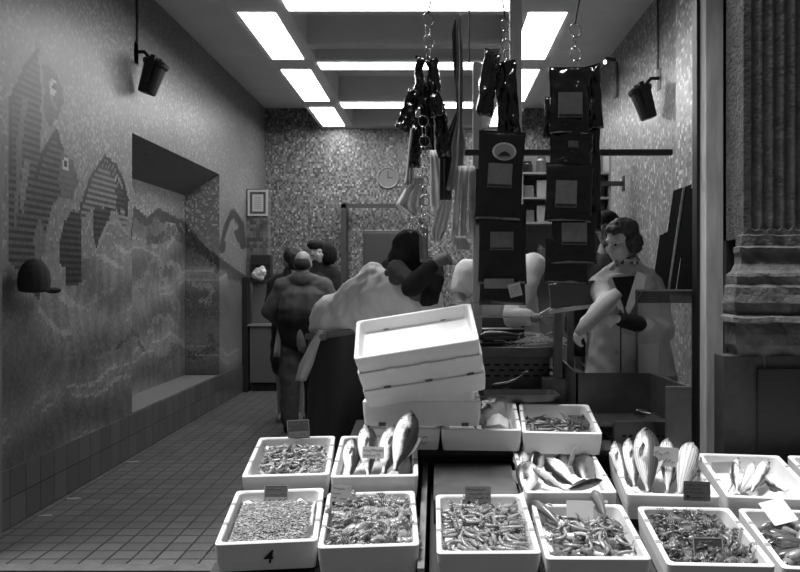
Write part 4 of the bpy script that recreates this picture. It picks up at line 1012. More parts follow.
# centre column
chain(505.5, 20, 60, 4.14, 'short steel chain and wire in front of the thick square post', (502, -4))
pouch('crumpled dark pouch hanging sideways at the top of the centre column', 483, 502, 52, 118, 4.16, .06, gloss, (), 10, 11, .018, 35)
pouch('glossy creased dark pouch just right of the sideways one above the oval label', 493, 516, 62, 134, 4.20, .05, gloss, (), -4, 12, .02, -20)
pouch('big matt black pouch with a pale oval label', 479, 526, 132, 220, 4.12, .03, gloss2, ((493, 517, 143, 161, lab_l, True), (490, 514, 164, 188, lab_m, False)), 3, 13, .004)
pouch('black pouch with one grey rectangular label below the oval-labelled one', 478, 527, 205, 284, 4.16, .03, gloss2, ((490, 513, 232, 250, lab_m, False),), 0, 14, .005)
pouch('lowest black pouch of the centre column with a pale strip and a tag', 479, 526, 250, 305, 4.20, .03, gloss2, (), 0, 15, .004)
pouch('wide black pouch peeping out behind the left edge of the oval-labelled one', 476, 500, 170, 226, 4.19, .02, gloss2, (), 3, 16, .004)
o = MB().box(-15*4.1/F, 15*4.1/F, -.001, .001, -5*4.1/F, 5*4.1/F).build('label_strip', mat('strip_grey', 110, .5)); o.location = W(499, 283.5, 4.135); prop(o, 'grey paper strip pinned low on the centre column of pouches', 'label')
t = thing('paper_tag', 'small pale square tag hanging askew at the foot of the centre column', 'tag', W(515, 290, 4.125)); t.rotation_euler = (0, R(-14), 0)
MB().box(-.033, .033, -.001, .001, -.035, .035).build('paper', mat('tag_paper', 175, .6), t); scribble(t, -.026, .026, -.024, .024, -.002, 3, mat('card_ink_grey', 90, .5), 3, .0012)
# right column
chain(575, 24, 72, 4.12, 'steel chain of three big links above the rightmost pouches', (580, -4))
pouch('large glossy creased pouch with a grey label at the top of the right column', 549, 590, 68, 134, 4.10, .05, gloss, ((557, 581, 94, 119, lab_m, False),), 0, 21, .014)
pouch('glossy pouch seen edge-on behind the right side of the top right one', 582, 601, 66, 130, 4.17, .05, gloss, (), -3, 22, .012, -40)
pouch('thin dark pouch half hidden behind the top right one on its left', 545, 560, 98, 138, 4.17, .02, gloss2, (), 3, 23, .006)
pouch('short glossy pouch with a tiny label, second in the right column', 549, 594, 132, 172, 4.12, .045, gloss, ((567, 577, 142, 149, lab_m, False),), 0, 24, .013)
pouch('black pouch with a large grey label, third in the right column', 546, 594, 164, 222, 4.10, .035, gloss2, ((556, 577, 181, 208, lab_m, False),), 2, 25, .006)
pouch('black pouch with a wide grey label, fourth in the right column', 551, 597, 213, 264, 4.12, .035, gloss2, ((561, 586, 223, 245, lab_m, False),), 0, 26, .006)
pouch('lowest plain black pouch of the right column', 545, 590, 240, 284, 4.16, .03, gloss2, (), 2, 27, .004)
pouch('narrow glossy pouch hanging behind the right edge of the right column', 586, 600, 118, 232, 4.19, .03, gloss, (), -1, 28, .012, -30)
# left cluster
chain(428, 14, 58, 4.12, 'short steel chain and wire above the left cluster of crinkled packets', (432, -4))
for i, (a, b_, c, d, D, rt, yw, lab) in enumerate(((415, 425, 57, 108, 4.10, 2, 30, 'narrow crinkled dark packet at the top left of the left cluster'), (425, 438, 60, 118, 4.13, -7, -35, 'narrow crinkled dark packet on the right side of the left cluster'),
                                       (408, 424, 92, 134, 4.12, 20, 20, 'crinkled dark packet leaning out to the left low in the left cluster'), (420, 434, 84, 150, 4.16, 0, -10, 'long crinkled dark packet in the middle of the left cluster'), (432, 446, 104, 158, 4.18, -6, 25, 'crinkled dark packet hanging low on the right of the left cluster'),
                                       (412, 424, 118, 168, 4.18, 4, 0, 'small crinkled packet beside the pale hanging paper'))):
    pouch(lab, a, b_, c, d, D, .035, gloss, (), rt, 31+i, .022, yw)
chain(424, 116, 236, 4.08, 'long dark steel chain hanging down in front of the white papers')
t = thing('hanging_hooks', 'bunch of small metal hooks on the long chain above the leaning man', 'hooks', W(415, 224, 4.12))
rd = random.Random(5)
for k in range(9):
    a = Vector((rd.uniform(-.06, .06), rd.uniform(-.01, .01), rd.uniform(-.03, .03))); MB().tube([a, a+Vector((.012, 0, .02)), a+Vector((.03, .004, .01)), a+Vector((.02, 0, -.02)), a+Vector((.0, 0, -.015))], .003, 5).build('hook', chainm, t, smooth=True)
pm_ = mat('hanging_paper', 205, .75, bump=.2, bscale=25); pm2 = mat('hanging_film', 165, .4, var=.25, vscale=14, bump=.3)
def drape(name, label, cat, pts, D, m, th=.006, seed=0, folds=3, amp=.015):
    """hanging sheet: pts = rows of (y px, left px, right px)"""
    o0 = W((pts[0][1]+pts[0][2])/2, pts[0][0], D); n = 12
    P = []
    for j in range(len(pts)-1):
        for q in range(4): s_ = q/4; P.append([pts[j][i]*(1-s_)+pts[j+1][i]*s_ for i in range(3)])
    P.append(list(pts[-1]))
    A, B = [], []; mb = MB()
    for j, (y, a, b_) in enumerate(P):
        ra, rb = [], []
        for i in range(n+1):
            u = i/n; p = W(a+(b_-a)*u, y, D)-o0
            d = amp*math.sin(folds*PI*2*u+seed)*(.4+.6*j/len(P))+.01*noise.noise(Vector((u*3, j*.3, seed)))
            ra.append(mb.bm.verts.new((p.x, p.y+d-th/2, p.z))); rb.append(mb.bm.verts.new((p.x, p.y+d+th/2, p.z)))
        A.append(ra); B.append(rb)
    for R_ in (A, B):
        for a, b_ in zip(R_, R_[1:]):
            for i in range(n): mb.face([a[i], a[i+1], b_[i+1], b_[i]])
    for X in (0, -1):
        for j in range(len(A)-1): mb.face([A[j][X], A[j+1][X], B[j+1][X], B[j][X]])
        for i in range(n): mb.face([A[X][i], A[X][i+1], B[X][i+1], B[X][i]])
    o = mb.build(name, m, smooth=True); o.location = o0; return prop(o, label, cat)
drape('hanging_paper', 'curved white paper strip hanging at the far left of the left cluster', 'paper', [(118, 412, 420), (140, 409, 417), (170, 406, 414), (185, 404, 414)], 4.2, pm_, seed=1)
drape('hanging_paper', 'white paper bag flaring to the left under the long chain', 'paper', [(178, 414, 424), (190, 404, 424), (205, 395, 424), (212, 404, 422), (216, 414, 420)], 4.2, pm_, seed=2)
drape('hanging_paper', 'pale paper sheet hanging behind and right of the long chain', 'paper', [(150, 430, 440), (180, 430, 448), (205, 430, 452), (214, 432, 450)], 4.3, pm_, seed=3)
drape('hanging_paper', 'white pointed paper bag hanging lowest to the right of the long chain', 'paper', [(200, 442, 449), (212, 436, 450), (230, 431, 446), (243, 434, 440)], 4.16, pm_, seed=4)
drape('hanging_film', 'long twisted strand of clear film bags hanging left of the thin cable', 'plastic bags', [(14, 460, 461), (30, 456, 462), (60, 457, 463), (90, 455, 464), (120, 457, 462), (146, 451, 466), (160, 452, 464), (190, 446, 462)], 4.2, pm2, folds=2, seed=5, amp=.02)
drape('hanging_film', 'dark twisted strand of bags beside the clear film strand', 'plastic bags', [(18, 455, 456), (34, 452, 456), (60, 453, 457), (110, 457, 461), (150, 440, 452), (200, 440, 452)], 4.24, mat('dark_film', 60, .3, bump=.4), folds=2, seed=6)
for i, (a, b_, c, d, lab) in enumerate(((459, 464, 452, 458, 'leftmost'), (465, 469, 460, 466, 'middle'), (470, 475, 469, 476, 'rightmost'))):
    drape('folded_bag', '%s of three long folded pale bags hanging left of the black pouches' % lab, 'folded bag', [(166, a-1, b_), (195, (a+c)/2-1, (b_+d)/2), (236, c, d)], 4.14+.02*i, pm2, folds=1, seed=i, amp=.006)
drape('price_tag', 'small grey square tag under the folded pale bags', 'tag', [(236, 455, 466), (250, 457, 470)], 4.1, mat('tag_grey', 130, .6), folds=1, amp=.002)
hung('thin_cable', MB().tube([W(469, -8, 4.3), W(469, 34, 4.3), W(469, 70, 4.3)], .004, 6), mat('dark_cable', 30, .5), 'thin dark straight cable right of the twisted bag strand', 'cable')
drape('hanging_strip', 'dull grey hanging strip right above the leaning man\'s hands', 'strip', [(222, 420, 428), (245, 419, 428), (262, 420, 428)], 4.2, mat('dull_strip', 110, .5, var=.3, vscale=20), folds=1)

# ------------------------------------------------------------ fish counter, trays, scales
inox = mat('stainless', 105, .3, metal=.75, var=.25, vscale=5, bump=.05, bscale=20)
inox_d = mat('stainless_dark', 98, .35, metal=.6, var=.3, vscale=6)
t = thing('fish_counter', 'steel fish counter with perforated front behind the stacked crates', 'counter', (.4, 5.0, 0))
x0, x1 = W(440, 0, 4.9).x-.4, W(561, 0, 4.9).x-.4
MB().box(x0, x1, -.10, .65, 1.025, 1.055).build('worktop', inox, t, bevel=.004)
MB().box(x0, x1, -.12, -.10, .99, 1.056).build('edge', inox_d, t, bevel=.004)
MB().box(x0+.02, x1-.06, -.03, .60, .0, 1.02).build('body', inox_d, t)
q = MB()
for r_ in range(3):
    for c_ in range(11): q.box(x0+.10+c_*.062+(r_ % 2)*.03, x0+.135+c_*.062+(r_ % 2)*.03, -.034, -.029, .93-r_*.035, .942-r_*.035)
q.build('perforated_strip', mat('hole_black', 8, .8), t)
MB().box(x0, x1-.02, -.32, -.03, .76, .775).build('lower_shelf', inox, t, bevel=.003)
def tray(label, x0, x1, y0, y1, z, h=.03):
    mb = MB(); cx, cy = (x0+x1)/2, (y0+y1)/2; w2 = (x1-x0)/2; l = (y1-y0)
    def rr(w_, a, b_, zz, r_): return [p+Vector((cx, y0, 0)) for p in rrect(w_, a, b_, zz, r_)]
    mb.loft([rr(w2-.03, .03, l-.03, z, .03), rr(w2-.01, .01, l-.01, z+h, .035), rr(w2, 0, l, z+h, .04), rr(w2, 0, l, z+h+.003, .04), rr(w2-.014, .014, l-.014, z+h+.003, .035), rr(w2-.033, .033, l-.033, z+.004, .03)])
    return recenter(prop(mb.build('steel_tray', inox, smooth=False), label, 'tray'))
tray('shallow rounded steel tray behind the raised white crates', .27, .70, 4.42, 4.68, .777, .04)
tray('flat steel tray on the counter under the dark fish and straw', .06, .62, 4.95, 5.25, 1.056, .02)
o = MB(); o = put('cod', fish_parts(.36, .12, .10, 'dark', bend=.1), Matrix.Translation(W(478, 338, 5.0)+Vector((0, 0, 0))) @ Rz(4) @ Rx(80), 'dark fish lying on the steel counter beside the straw', 'fish')
q = MB(); rd = random.Random(8)
for k in range(190):
    a = Vector((rd.gauss(0, .07), rd.gauss(0, .04), abs(rd.gauss(0, .034)))); d = Vector((rd.uniform(-.07, .07), rd.uniform(-.04, .04), rd.uniform(-.015, .015)))
    q.tube([a-d, a+Vector((0, 0, .014)), a+d], .0022, 4)
o = q.build('straw', mat('straw', 225, .6)); o.location = W(536, 349, 5.0)+Vector((0, 0, .012)); prop(o, 'tangle of pale straw heaped on the steel counter', 'straw', kind='stuff')
o = MB().box(-.15, .15, -.07, .07, 0, .006).build('chopping_board', mat('white_board', 205, .5)); o.location = W(503, 329, 5.45); o.rotation_euler = (0, 0, R(4)); prop(o, 'thin white board lying at the back of the steel counter', 'board')
o = put('fish_remains', fish_parts(.24, .035, .03, 'pale', bend=.5), Matrix.Translation(W(492, 387, 4.72)) @ Rx(90) @ Rz(14), 'pale curved fish tail piece on the lower steel shelf', 'fish')
t = thing('glass_guard', 'low guard of two thin steel rails over the counter left of the woman', 'guard', W(478, 317, 4.95))
MB().tube([(-.24, 0, 0), (.50, 0, 0)], .006).build('rail', chainm, t); MB().tube([(-.24, 0, .09), (.30, 0, .09)], .006).build('rail', chainm, t)
for x in (-.2, .49): MB().tube([(x, 0, -.27), (x, 0, .09)], .008).build('upright', chainm, t)
t = thing('scale_display', 'grey scale display panel with bright steel underside between pouches and woman', 'scale', W(574, 300, 4.75))
k = 4.75/F
MB().box(-24*k, 22*k, -.02, .02, -6*k, 18*k, Ry(-5)).build('screen_housing', mat('display_grey', 88, .35), t, bevel=.006)
MB().box(-26*k, 26*k, -.04, .04, -10*k, -6.5*k, Ry(-8)).build('bracket', mat('bright_steel', 200, .3, metal=.4), t)
MB().box(-20*k, -12*k, -.02, .04, -78*k, -8*k).build('leg', inox, t); MB().box(-6*k, 0, .0, .04, -78*k, -8*k).build('leg', inox_d, t); MB().box(-32*k, 10*k, -.05, .1, -W(0, 300, 4.75).z, -78*k).build('pedestal', inox_d, t)
# steel bin with raised sides, right
t = thing('steel_bin', 'big stainless display bin with high back and sides in front of the woman', 'bin', (1.0, 4.2, 0))
def q3(mb, A, B, C, D_, th=Vector((0, .012, 0))):
    A, B, C, D_ = map(Vector, (A, B, C, D_)); v = [mb.bm.verts.new(p) for p in (A, B, C, D_, A+th, B+th, C+th, D_+th)]
    for f in ((0, 1, 2, 3), (4, 5, 6, 7), (0, 1, 5, 4), (1, 2, 6, 5), (2, 3, 7, 6), (3, 0, 4, 7)): mb.face([v[i] for i in f])
    return mb
def wp(px, py, D): return W(px, py, D)-Vector((1.0, 4.2, 0))
zt = W(0, 373, 4.5).z; zb_ = .70
bk0, bk1 = wp(576, 373, 4.5), wp(650, 373, 4.5); fr = wp(689, 387, 3.99)
MB_ = MB(); q3(MB_, bk0, bk1, Vector((bk1.x, bk1.y, zb_)), Vector((bk0.x, bk0.y, zb_))).build('back_panel', inox_d, t)
q3(MB(), bk1, fr, Vector((fr.x, fr.y, zb_-.1)), Vector((bk1.x, bk1.y, zb_-.1)), Vector((.012, 0, 0))).build('side_panel', inox_d, t)
lf = wp(554, 353, 4.95); q3(MB(), lf, bk0, Vector((bk0.x, bk0.y, zb_)), Vector((lf.x, lf.y, zb_)), Vector((.012, 0, 0))).build('side_panel', inox_d, t)
sp0 = wp(665, 386, 3.99); MB().box(sp0.x, fr.x, fr.y-.03, fr.y, 0, fr.z+.005).build('front_post', inox_d, t, bevel=.003)
MB().box(lf.x, fr.x, bk0.y-.33, bk0.y, .695, .71).build('floor', inox, t)
MB().box(-.06, fr.x, bk0.y-.36, bk0.y-.33, .60, .725).build('front_lip', inox_d, t)
MB().box(-.06, fr.x, -.15, .10, .58, .60).build('lower_ledge', inox_d, t)
q = MB()
for c_ in range(9): q.box(-.02+c_*.035, .0+c_*.035, bk0.y-.363, bk0.y-.358, .645, .655)
q.build('perforated_strip', mat('hole_black', 8, .8), t)
MB().box(-.05, fr.x-.01, -.12, .25, 0, .58).build('base', black, t)
put('fish', fish_parts(.16, .06, .05, 'bream', bend=.2), Matrix.Translation(W(634, 412, 4.25)) @ Rz(-60) @ Rx(60), 'dark fish with pale belly lying alone in the steel bin', 'fish')
# glass screen and leaning boards on the right
glass = mat('glass', 210, .02, alpha=.13)
t = thing('glass_screen', 'clear glass screen with bright top edge in front of the right mosaic wall', 'glass screen', W(636, 290, 4.62))
k = 4.62/F
MB().box(0, 58*k, 0, .008, -86*k, 0).build('pane', glass, t); MB().box(0, 58*k, -.002, .010, -1.2*k, .6*k).build('top_edge', mat('glass_edge', 150, .3), t); MB().box(0, 1.5*k, -.002, .01, -92*k, 0).build('side_strip', inox_d, t); MB().box(56*k, 58*k, -.002, .01, -W(0, 290, 4.62).z, 0).build('side_strip', inox_d, t)
MB().box(0, 58*k, 0, .012, -13*k, -1.2*k).build('frosted_band', mat('frosted', 70, .4, alpha=.6), t)
shy = 5.55; zsh = W(0, 291, 5.2).z
t = thing('wall_shelf', 'narrow grey shelf on the right wall carrying the leaning dark boards', 'shelf', (XR, 5.4, zsh))
MB().box(-.36, .0, -.5, .55, -.03, 0).build('shelf_board', inox_d, t)
bdark = mat('black_board', 8, .95); bdark.node_tree.nodes['Principled BSDF'].inputs['Specular IOR Level'].default_value = .05; bedge = mat('board_edge', 240, .5)
for i, (pxb, pxt, pyt, D) in enumerate(((656, 664, 234, 5.8), (660, 668, 232, 5.75), (663, 678, 189, 5.6), (671, 687, 186, 5.45), (678, 692, 188, 5.3), (684, 696, 188, 5.15), (690, 699, 187, 5.02))):
    a = W(pxb, 290, D); b_ = W(pxt, pyt, D); hgt = b_.z-zsh; dx = b_.x-a.x
    t = thing('leaning_board', ('%s of the dark boards leaning on the right wall shelf, counted from the left' % ('first', 'second', 'third', 'fourth', 'fifth', 'sixth', 'seventh')[i]), 'board', (a.x, D, zsh), 0, 'boards leaning on the right wall')
    A = math.atan2(dx, hgt); Ln = math.hypot(dx, hgt); wd = .11
    MB().box(0, .012, -wd, wd, 0, Ln, Matrix.Rotation(A, 4, 'Y')).build('panel', bdark, t); MB().box(-.001, .034 if i in (2, 3) else .018, -wd-.004, -wd, 0, Ln, Matrix.Rotation(A, 4, 'Y')).build('edge', bedge, t)

# ------------------------------------------------------------ people
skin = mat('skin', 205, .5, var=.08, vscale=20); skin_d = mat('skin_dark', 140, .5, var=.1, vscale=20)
iris = mat('eye_dark', 22, .15)
def head_parts(mb, c, yaw, pitch=0, roll=0, s=1.0):
    """head looking along -Y at yaw 0; c = centre of the skull"""
    M = Matrix.Rotation(R(yaw), 3, 'Z') @ Matrix.Rotation(R(pitch), 3, 'X') @ Matrix.Rotation(R(roll), 3, 'Y'); c = Vector(c)
    def p(x, y, z): return c+M @ Vector((x, y, z))*s
    def e(x, y, z, a, b_, d): mb.ell(p(x, y, z), (a*s, b_*s, d*s), M, 16, 10)
    e(0, .012, .03, .074, .094, .088); e(0, -.022, -.035, .060, .066, .078); e(0, -.058, -.098, .026, .024, .022)
    for q in (-1, 1): e(q*.034, -.062, -.022, .026, .024, .026); e(q*.076, .004, -.008, .011, .02, .032)
    e(0, -.076, .028, .050, .016, .013)
    mb.cap(p(0, -.086, .014), .008*s, p(0, -.108, -.022), .0125*s); e(0, -.096, -.028, .017, .012, .009)
    e(0, -.086, -.054, .023, .010, .006); e(0, -.084, -.064, .020, .010, .007)
    mb.cap(p(0, .018, -.06), .052*s, p(0, .035, -.17), .058*s)
    return p, M
def hand_parts(mb, wrist, d, up, s=1.0, curl=.9):
    """palm, four unequal curled fingers and a thumb; d = direction of the palm, up = back of the hand"""
    d = Vector(d).normalized(); up = Vector(up); up = (up-d*up.dot(d)).normalized(); sd = d.cross(up)
    w_ = Vector(wrist); mb.cap(w_, .024*s, w_+d*.045*s, .026*s); mb.ell(w_+d*.06*s, (.03*s, .03*s, .03*s))
    for i, (o, l) in enumerate(((-.030, .068), (-.010, .078), (.010, .074), (.029, .058))):
        a = w_+d*.07*s+sd*o*s; pr = a; ang = .25
        mb.cap(w_+d*.02*s+sd*o*.6*s, .012*s, a, .0105*s)
        for k in range(3):
            ang += curl*.55; q = pr+(d*math.cos(ang)-up*math.sin(ang))*l*s*(.45, .32, .25)[k]; mb.cap(pr, .0095*s, q, .0085*s, 8); pr = q
    a = w_+d*.02*s-sd*.022*s; b_ = a+(d*.6-sd*.6-up*.35).normalized()*.042*s; mb.cap(a, .012*s, b_, .010*s, 8); mb.cap(b_, .010*s, b_+(d*.8-up*.6).normalized()*.03*s, .008*s, 8)
def eyes(p, t, base, s=1.0, parent=None):
    for k in (-1, 1): MB().ell(p(k*.030, -.083, .004)-base, (.010*s, .008*s, .008*s), n=10, m=8).build('eye', iris, t, smooth=True)
def person(label, base): return thing('person', label, 'person', base)

# --- woman in the pale coat
base = Vector((1.16, 4.82, 0)); t = person('woman in pale buttoned coat and glasses holding a long wrapped bundle', base)
D = 4.82
hc = W(621, 243, D)
mb = MB(); p, HM = head_parts(mb, hc, -52, 12, 0, 1.10)
sh_r, sh_l = W(602, 283, 4.84), W(650, 284, 4.9); chest = W(626, 300, D); pelv = Vector((1.19, 4.84, 1.0))
mb.cap(hc+Vector((.02, .03, -.12)), .055, chest, .10); mb.cap(chest, .14, pelv, .15)
for q in (-1, 1): mb.cap(pelv+Vector((q*.09, 0, 0)), .09, (1.19+q*.09, 4.84, .52), .06); mb.cap((1.19+q*.09, 4.84, .52), .06, (1.19+q*.09, 4.85, .08), .04); mb.cap((1.19+q*.09, 4.85, .04), .04, (1.17+q*.10, 4.70, .03), .032)
elR = W(606, 303, 4.55); wrR = W(584, 327, 4.50); mb.cap(sh_r, .06, elR, .045); mb.cap(elR, .04, wrR, .027); hand_parts(mb, wrR, (-.6, -.1, -.8), (-.6, -.5, .5), .95)
elL = W(663, 330, 4.78); wrL = W(618, 319, 4.56); mb.cap(sh_l, .055, elL, .045); mb.cap(elL, .04, wrL, .027); hand_parts(mb, wrL, (-1, -.1, .1), (0, -.9, .4), .95)
bake(mb, 'body', skin, t, base, .0075, 4)
eyes(p, t, base)
cm_ = mat('beige_coat', 200, .85, bump=.35, bscale=18, var=.08, vscale=6)
mb = MB()
mb.cap(sh_r, .085, sh_l, .088); mb.cap(chest+Vector((-.06, 0, .04)), .15, pelv+Vector((-.07, 0, 0)), .17); mb.cap(chest+Vector((.06, 0, .04)), .15, pelv+Vector((.08, 0, 0)), .17)
mb.cap(pelv+Vector((-.09, 0, 0)), .17, (1.08, 4.84, .68), .19); mb.cap(pelv+Vector((.10, 0, 0)), .17, (1.31, 4.84, .68), .19)
mb.cap(sh_l, .088, elL, .075); mb.cap(elL, .076, elL+(wrL-elL)*.45, .068)
mb.cap(sh_r, .080, elR, .058); mb.cap(elR, .056, elR+(wrR-elR)*.88, .048)
nb_ = p(0, .02, -.15); mb.cap(nb_+Vector((-.06, .02, -.03)), .075, nb_+Vector((.07, .03, -.03)), .08); mb.cap(nb_+Vector((-.10, .02, -.06)), .08, nb_+Vector((.12, .03, -.06)), .085)
bake(mb, 'coat', cm_, t, base, .011, 5, .018, 7)
mb = MB(); mb.cap(elL+(wrL-elL)*.40, .055, elL+(wrL-elL)*.92, .045); bake(mb, 'dark_cuff', mat('dark_knit', 24, .95, bump=.4), t, base, .008, 2)
q = MB(); q.prism([(-.075, .11), (.06, .12), (.01, -.10)], .012, Matrix.Translation(chest-base+Vector((-.045, -.158, .03))) @ Rz(-12) @ Rx(-6)); q.build('dark_top', mat('dark_knit', 24, .95), t)
for sx, pp in ((1, [(.07, .15), (.125, .12), (.11, .04), (.02, -.12), (.0, -.08)]), (-1, [(-.085, .12), (-.12, .06), (-.10, .0), (-.005, -.13), (-.01, -.07)])):
    q = MB(); q.prism(pp, .014, Matrix.Translation(chest-base+Vector((-.045, -.165, .03))) @ Rz(-12) @ Rx(-6)); q.build('lapel', mat('coat_lapel', 205, .85), t, bevel=.004)
q = MB(); q.tube([(1.09-base.x, 4.64-base.y, z) for z in (1.30, 1.1, .9, .75)], .004, 6); q.build('front_edge', mat('seam_dark', 40, .9), t)
for z in (1.22, 1.05, .90): MB().ell((1.065-base.x, 4.635-base.y, z), (.011, .006, .011)).build('button', mat('button', 150, .4), t, smooth=True)
q = MB(); q.box(.02, .15, -.195, -.185, .92, 1.10, Rz(3)); q.build('pocket', mat('coat_pocket', 180, .85), t, bevel=.004)
mb = MB(); nb = p(0, .01, -.105); mb.cap(nb+Vector((-.06, -.04, .01)), .028, nb+Vector((.05, -.05, .0)), .028); mb.cap(nb+Vector((.06, -.02, .02)), .026, nb+Vector((.06, .06, .03)), .026); mb.cap(nb+Vector((-.06, -.05, -.01)), .022, nb+Vector((-.10, -.09, -.05)), .016)
sc = mosaic('scarf_pattern', (0, 2), .018, 40, 235, grout=.9, s2=.015); bake(mb, 'scarf', sc, t, base, .007, 3, .006, 25)
mb = MB(); e = lambda x, y, z, a, b_, c_: mb.ell(p(x, y, z), (a, b_, c_), HM, 14, 10)
e(0, .030, .060, .104, .108, .090); e(.078, .022, .0, .040, .070, .072); e(-.078, .022, .0, .040, .070, .072); e(0, .075, -.01, .075, .045, .075); e(0, -.050, .086, .062, .042, .028); e(.03, -.062, .07, .03, .03, .022)
bake(mb, 'hair', mat('brown_hair', 58, .6, bump=.8, bscale=45, var=.3, vscale=30, stretch=(1, 1, .4)), t, base, .007, 3, .014, 22)
q = MB()
for k in (-1, 1): q.ring(p(k*.031, -.100, .004)-base, .021, .0018, HM, 16, 5)
q.tube([p(-.010, -.102, .006)-base, p(.010, -.102, .006)-base], .0018, 5)
for k in (-1, 1): q.tube([p(k*.052, -.098, .008)-base, p(k*.078, -.02, .006)-base], .0016, 5)
q.build('glasses', mat('glasses_frame', 170, .3, metal=.5), t)
t2 = thing('wrapped_bundle', 'long pale wrapped bundle held slanting under the woman\'s arm', 'bundle', W(596, 308, 4.46))
a = W(618, 292, 4.47)-t2.location; b_ = W(577, 334, 4.44)-t2.location; q = MB(); q.tube([a, a+(b_-a)*.3, a+(b_-a)*.8, b_], [.032, .044, .040, .022], 12); q.build('wrapping', mat('wrap_paper', 150, .7, bump=.4, bscale=20), t2, smooth=True)
drape('carrier_bag', 'white carrier bag hanging beside the woman\'s coat', 'bag', [(325, 589, 594), (345, 586, 598), (380, 584, 599)], 4.9, mat('white_bag', 215, .5, bump=.3), folds=1)

# --- person in the dark beanie behind her
base = Vector((W(606, 0, 5.7).x, 5.7, 0)); t = person('person in a black beanie standing right behind the woman in glasses', base)
hc = W(607, 229, 5.7); mb = MB(); p, HM = head_parts(mb, hc, -35, 0)
mb.cap(hc+Vector((0, .03, -.14)), .055, hc+Vector((0, .03, -.35)), .14); mb.cap(hc+Vector((0, .03, -.35)), .15, (base.x, 5.72, .95), .16)
for q in (-1, 1): mb.cap((base.x+q*.09, 5.72, .92), .09, (base.x+q*.09, 5.72, .08), .045); mb.cap(hc+Vector((q*.17, .03, -.27)), .055, (base.x+q*.24, 5.70, 1.15), .04); mb.cap((base.x+q*.09, 5.72, .05), .045, (base.x+q*.10, 5.6, .03), .03); mb.cap((base.x+q*.24, 5.7, 1.15), .04, (base.x+q*.22, 5.6, .92), .03); hand_parts(mb, (base.x+q*.22, 5.6, .92), (0, -.2, -1), (q, 0, 0))
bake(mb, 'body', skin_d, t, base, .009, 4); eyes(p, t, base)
mb = MB(); mb.ell(p(0, .014, .055), (.086, .104, .085), HM); mb.ell(p(0, .01, .03), (.088, .106, .03), HM); bake(mb, 'beanie', mat('black_knit', 18, .95, bump=.4), t, base, .008, 3)
mb = MB(); dj = mat('dark_jacket', 42, .85, bump=.3, bscale=18)
mb.cap(hc+Vector((-.13, .03, -.27)), .10, hc+Vector((.13, .03, -.27)), .10); mb.cap(hc+Vector((0, .03, -.36)), .19, (base.x, 5.72, .90), .20)
for q in (-1, 1): mb.cap(hc+Vector((q*.17, .03, -.27)), .085, (base.x+q*.24, 5.70, 1.15), .065); mb.cap((base.x+q*.24, 5.7, 1.15), .065, (base.x+q*.22, 5.6, .98), .055)
bake(mb, 'jacket', dj, t, base, .012, 4, .015, 7)

# --- man in white bending to the right, dark apron
base = Vector((W(340, 0, 4.85).x, 4.9, 0)); t = person('man in white smock, dark hood and long dark apron leaning right, seen from behind', base)
pel = W(338, 347, 4.95); ch = W(386, 302, 4.92); nk = W(404, 268, 4.80); hc = W(411, 253, 4.72); shl = W(373, 282, 4.95); shr = W(425, 303, 4.78)
mb = MB(); p, HM = head_parts(mb, hc, 120, 20)
mb.cap(hc+Vector((-.02, .02, -.08)), .055, nk, .07); mb.cap(nk, .08, ch, .15); mb.cap(ch, .16, pel, .16)
for q in (-1, 1): mb.cap(pel+Vector((q*.10, 0, -.02)), .10, (pel.x+q*.10, 4.93, .52), .065); mb.cap((pel.x+q*.10, 4.93, .52), .062, (pel.x+q*.11, 4.98, .09), .042); mb.cap((pel.x+q*.11, 5.0, .045), .045, (pel.x+q*.12, 4.84, .035), .036)
el = W(411, 287, 4.58); wr = W(433, 264, 4.50); mb.cap(shr, .06, el, .05); mb.cap(el, .045, wr, .030); hand_parts(mb, wr, (.8, 0, .35), (.1, -.9, .4), 1.05)
el2 = W(428, 302, 4.62); wr2 = W(440, 274, 4.66); mb.cap(shl, .06, W(400, 300, 4.75), .05); mb.cap(el2, .045, wr2, .03); mb.cap(shr, .06, el2, .05); hand_parts(mb, wr2, (-.1, 0, 1), (.9, -.3, 0), 1.05)
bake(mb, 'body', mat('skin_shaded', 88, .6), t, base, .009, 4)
mb = MB(); mb.ell(p(0, .02, .03), (.100, .118, .112), HM); mb.ell(p(0, .05, -.06), (.088, .085, .09), HM); mb.cap(hc+Vector((.03, 0, .02)), .06, hc+Vector((-.02, .0, -.10)), .09)
bake(mb, 'dark_hood', mat('black_fleece', 30, .95, bump=.3), t, base, .010, 4, .006, 12)
mb = MB(); mb.ell(W(389, 264, 4.70), (.045, .05, .04)); mb.cap(W(388, 262, 4.72), .022, W(400, 271, 4.62), .045); mb.cap(W(397, 268, 4.62), .055, W(414, 284, 4.58), .045)
bake(mb, 'fleece_collar', mat('grey_fleece', 90, .98, bump=.6, bscale=60), t, base, .009, 3, .006, 16)
mb = MB(); mb.cap(el, .062, el+(wr-el)*.92, .046); mb.cap(el2, .058, el2+(wr2-el2)*.8, .046); bake(mb, 'dark_sleeves', mat('black_fleece', 30, .95), t, base, .009, 3, .008, 10)
mb = MB(); ws = mat('white_smock', 236, .8, bump=.9, bscale=12, var=.04, vscale=5)
mb.cap(pel+Vector((.0, 0, .16)), .185, ch+Vector((-.02, 0, -.01)), .235); mb.cap(ch, .23, W(405, 300, 4.78), .17); mb.cap(shl, .12, shr, .13); mb.cap(W(372, 284, 4.9), .115, W(345, 315, 4.95), .17); mb.cap(shr, .13, W(428, 312, 4.65), .08); mb.cap(pel+Vector((0, 0, .16)), .19, pel+Vector((.03, 0, .13)), .19)
bake(mb, 'smock', ws, t, base, .012, 6, .022, 8, (1.4, 1, .8))
ap = mat('dark_apron', 46, .55, bump=.3, bscale=10, coat=.15)
q = MB(); rings = []
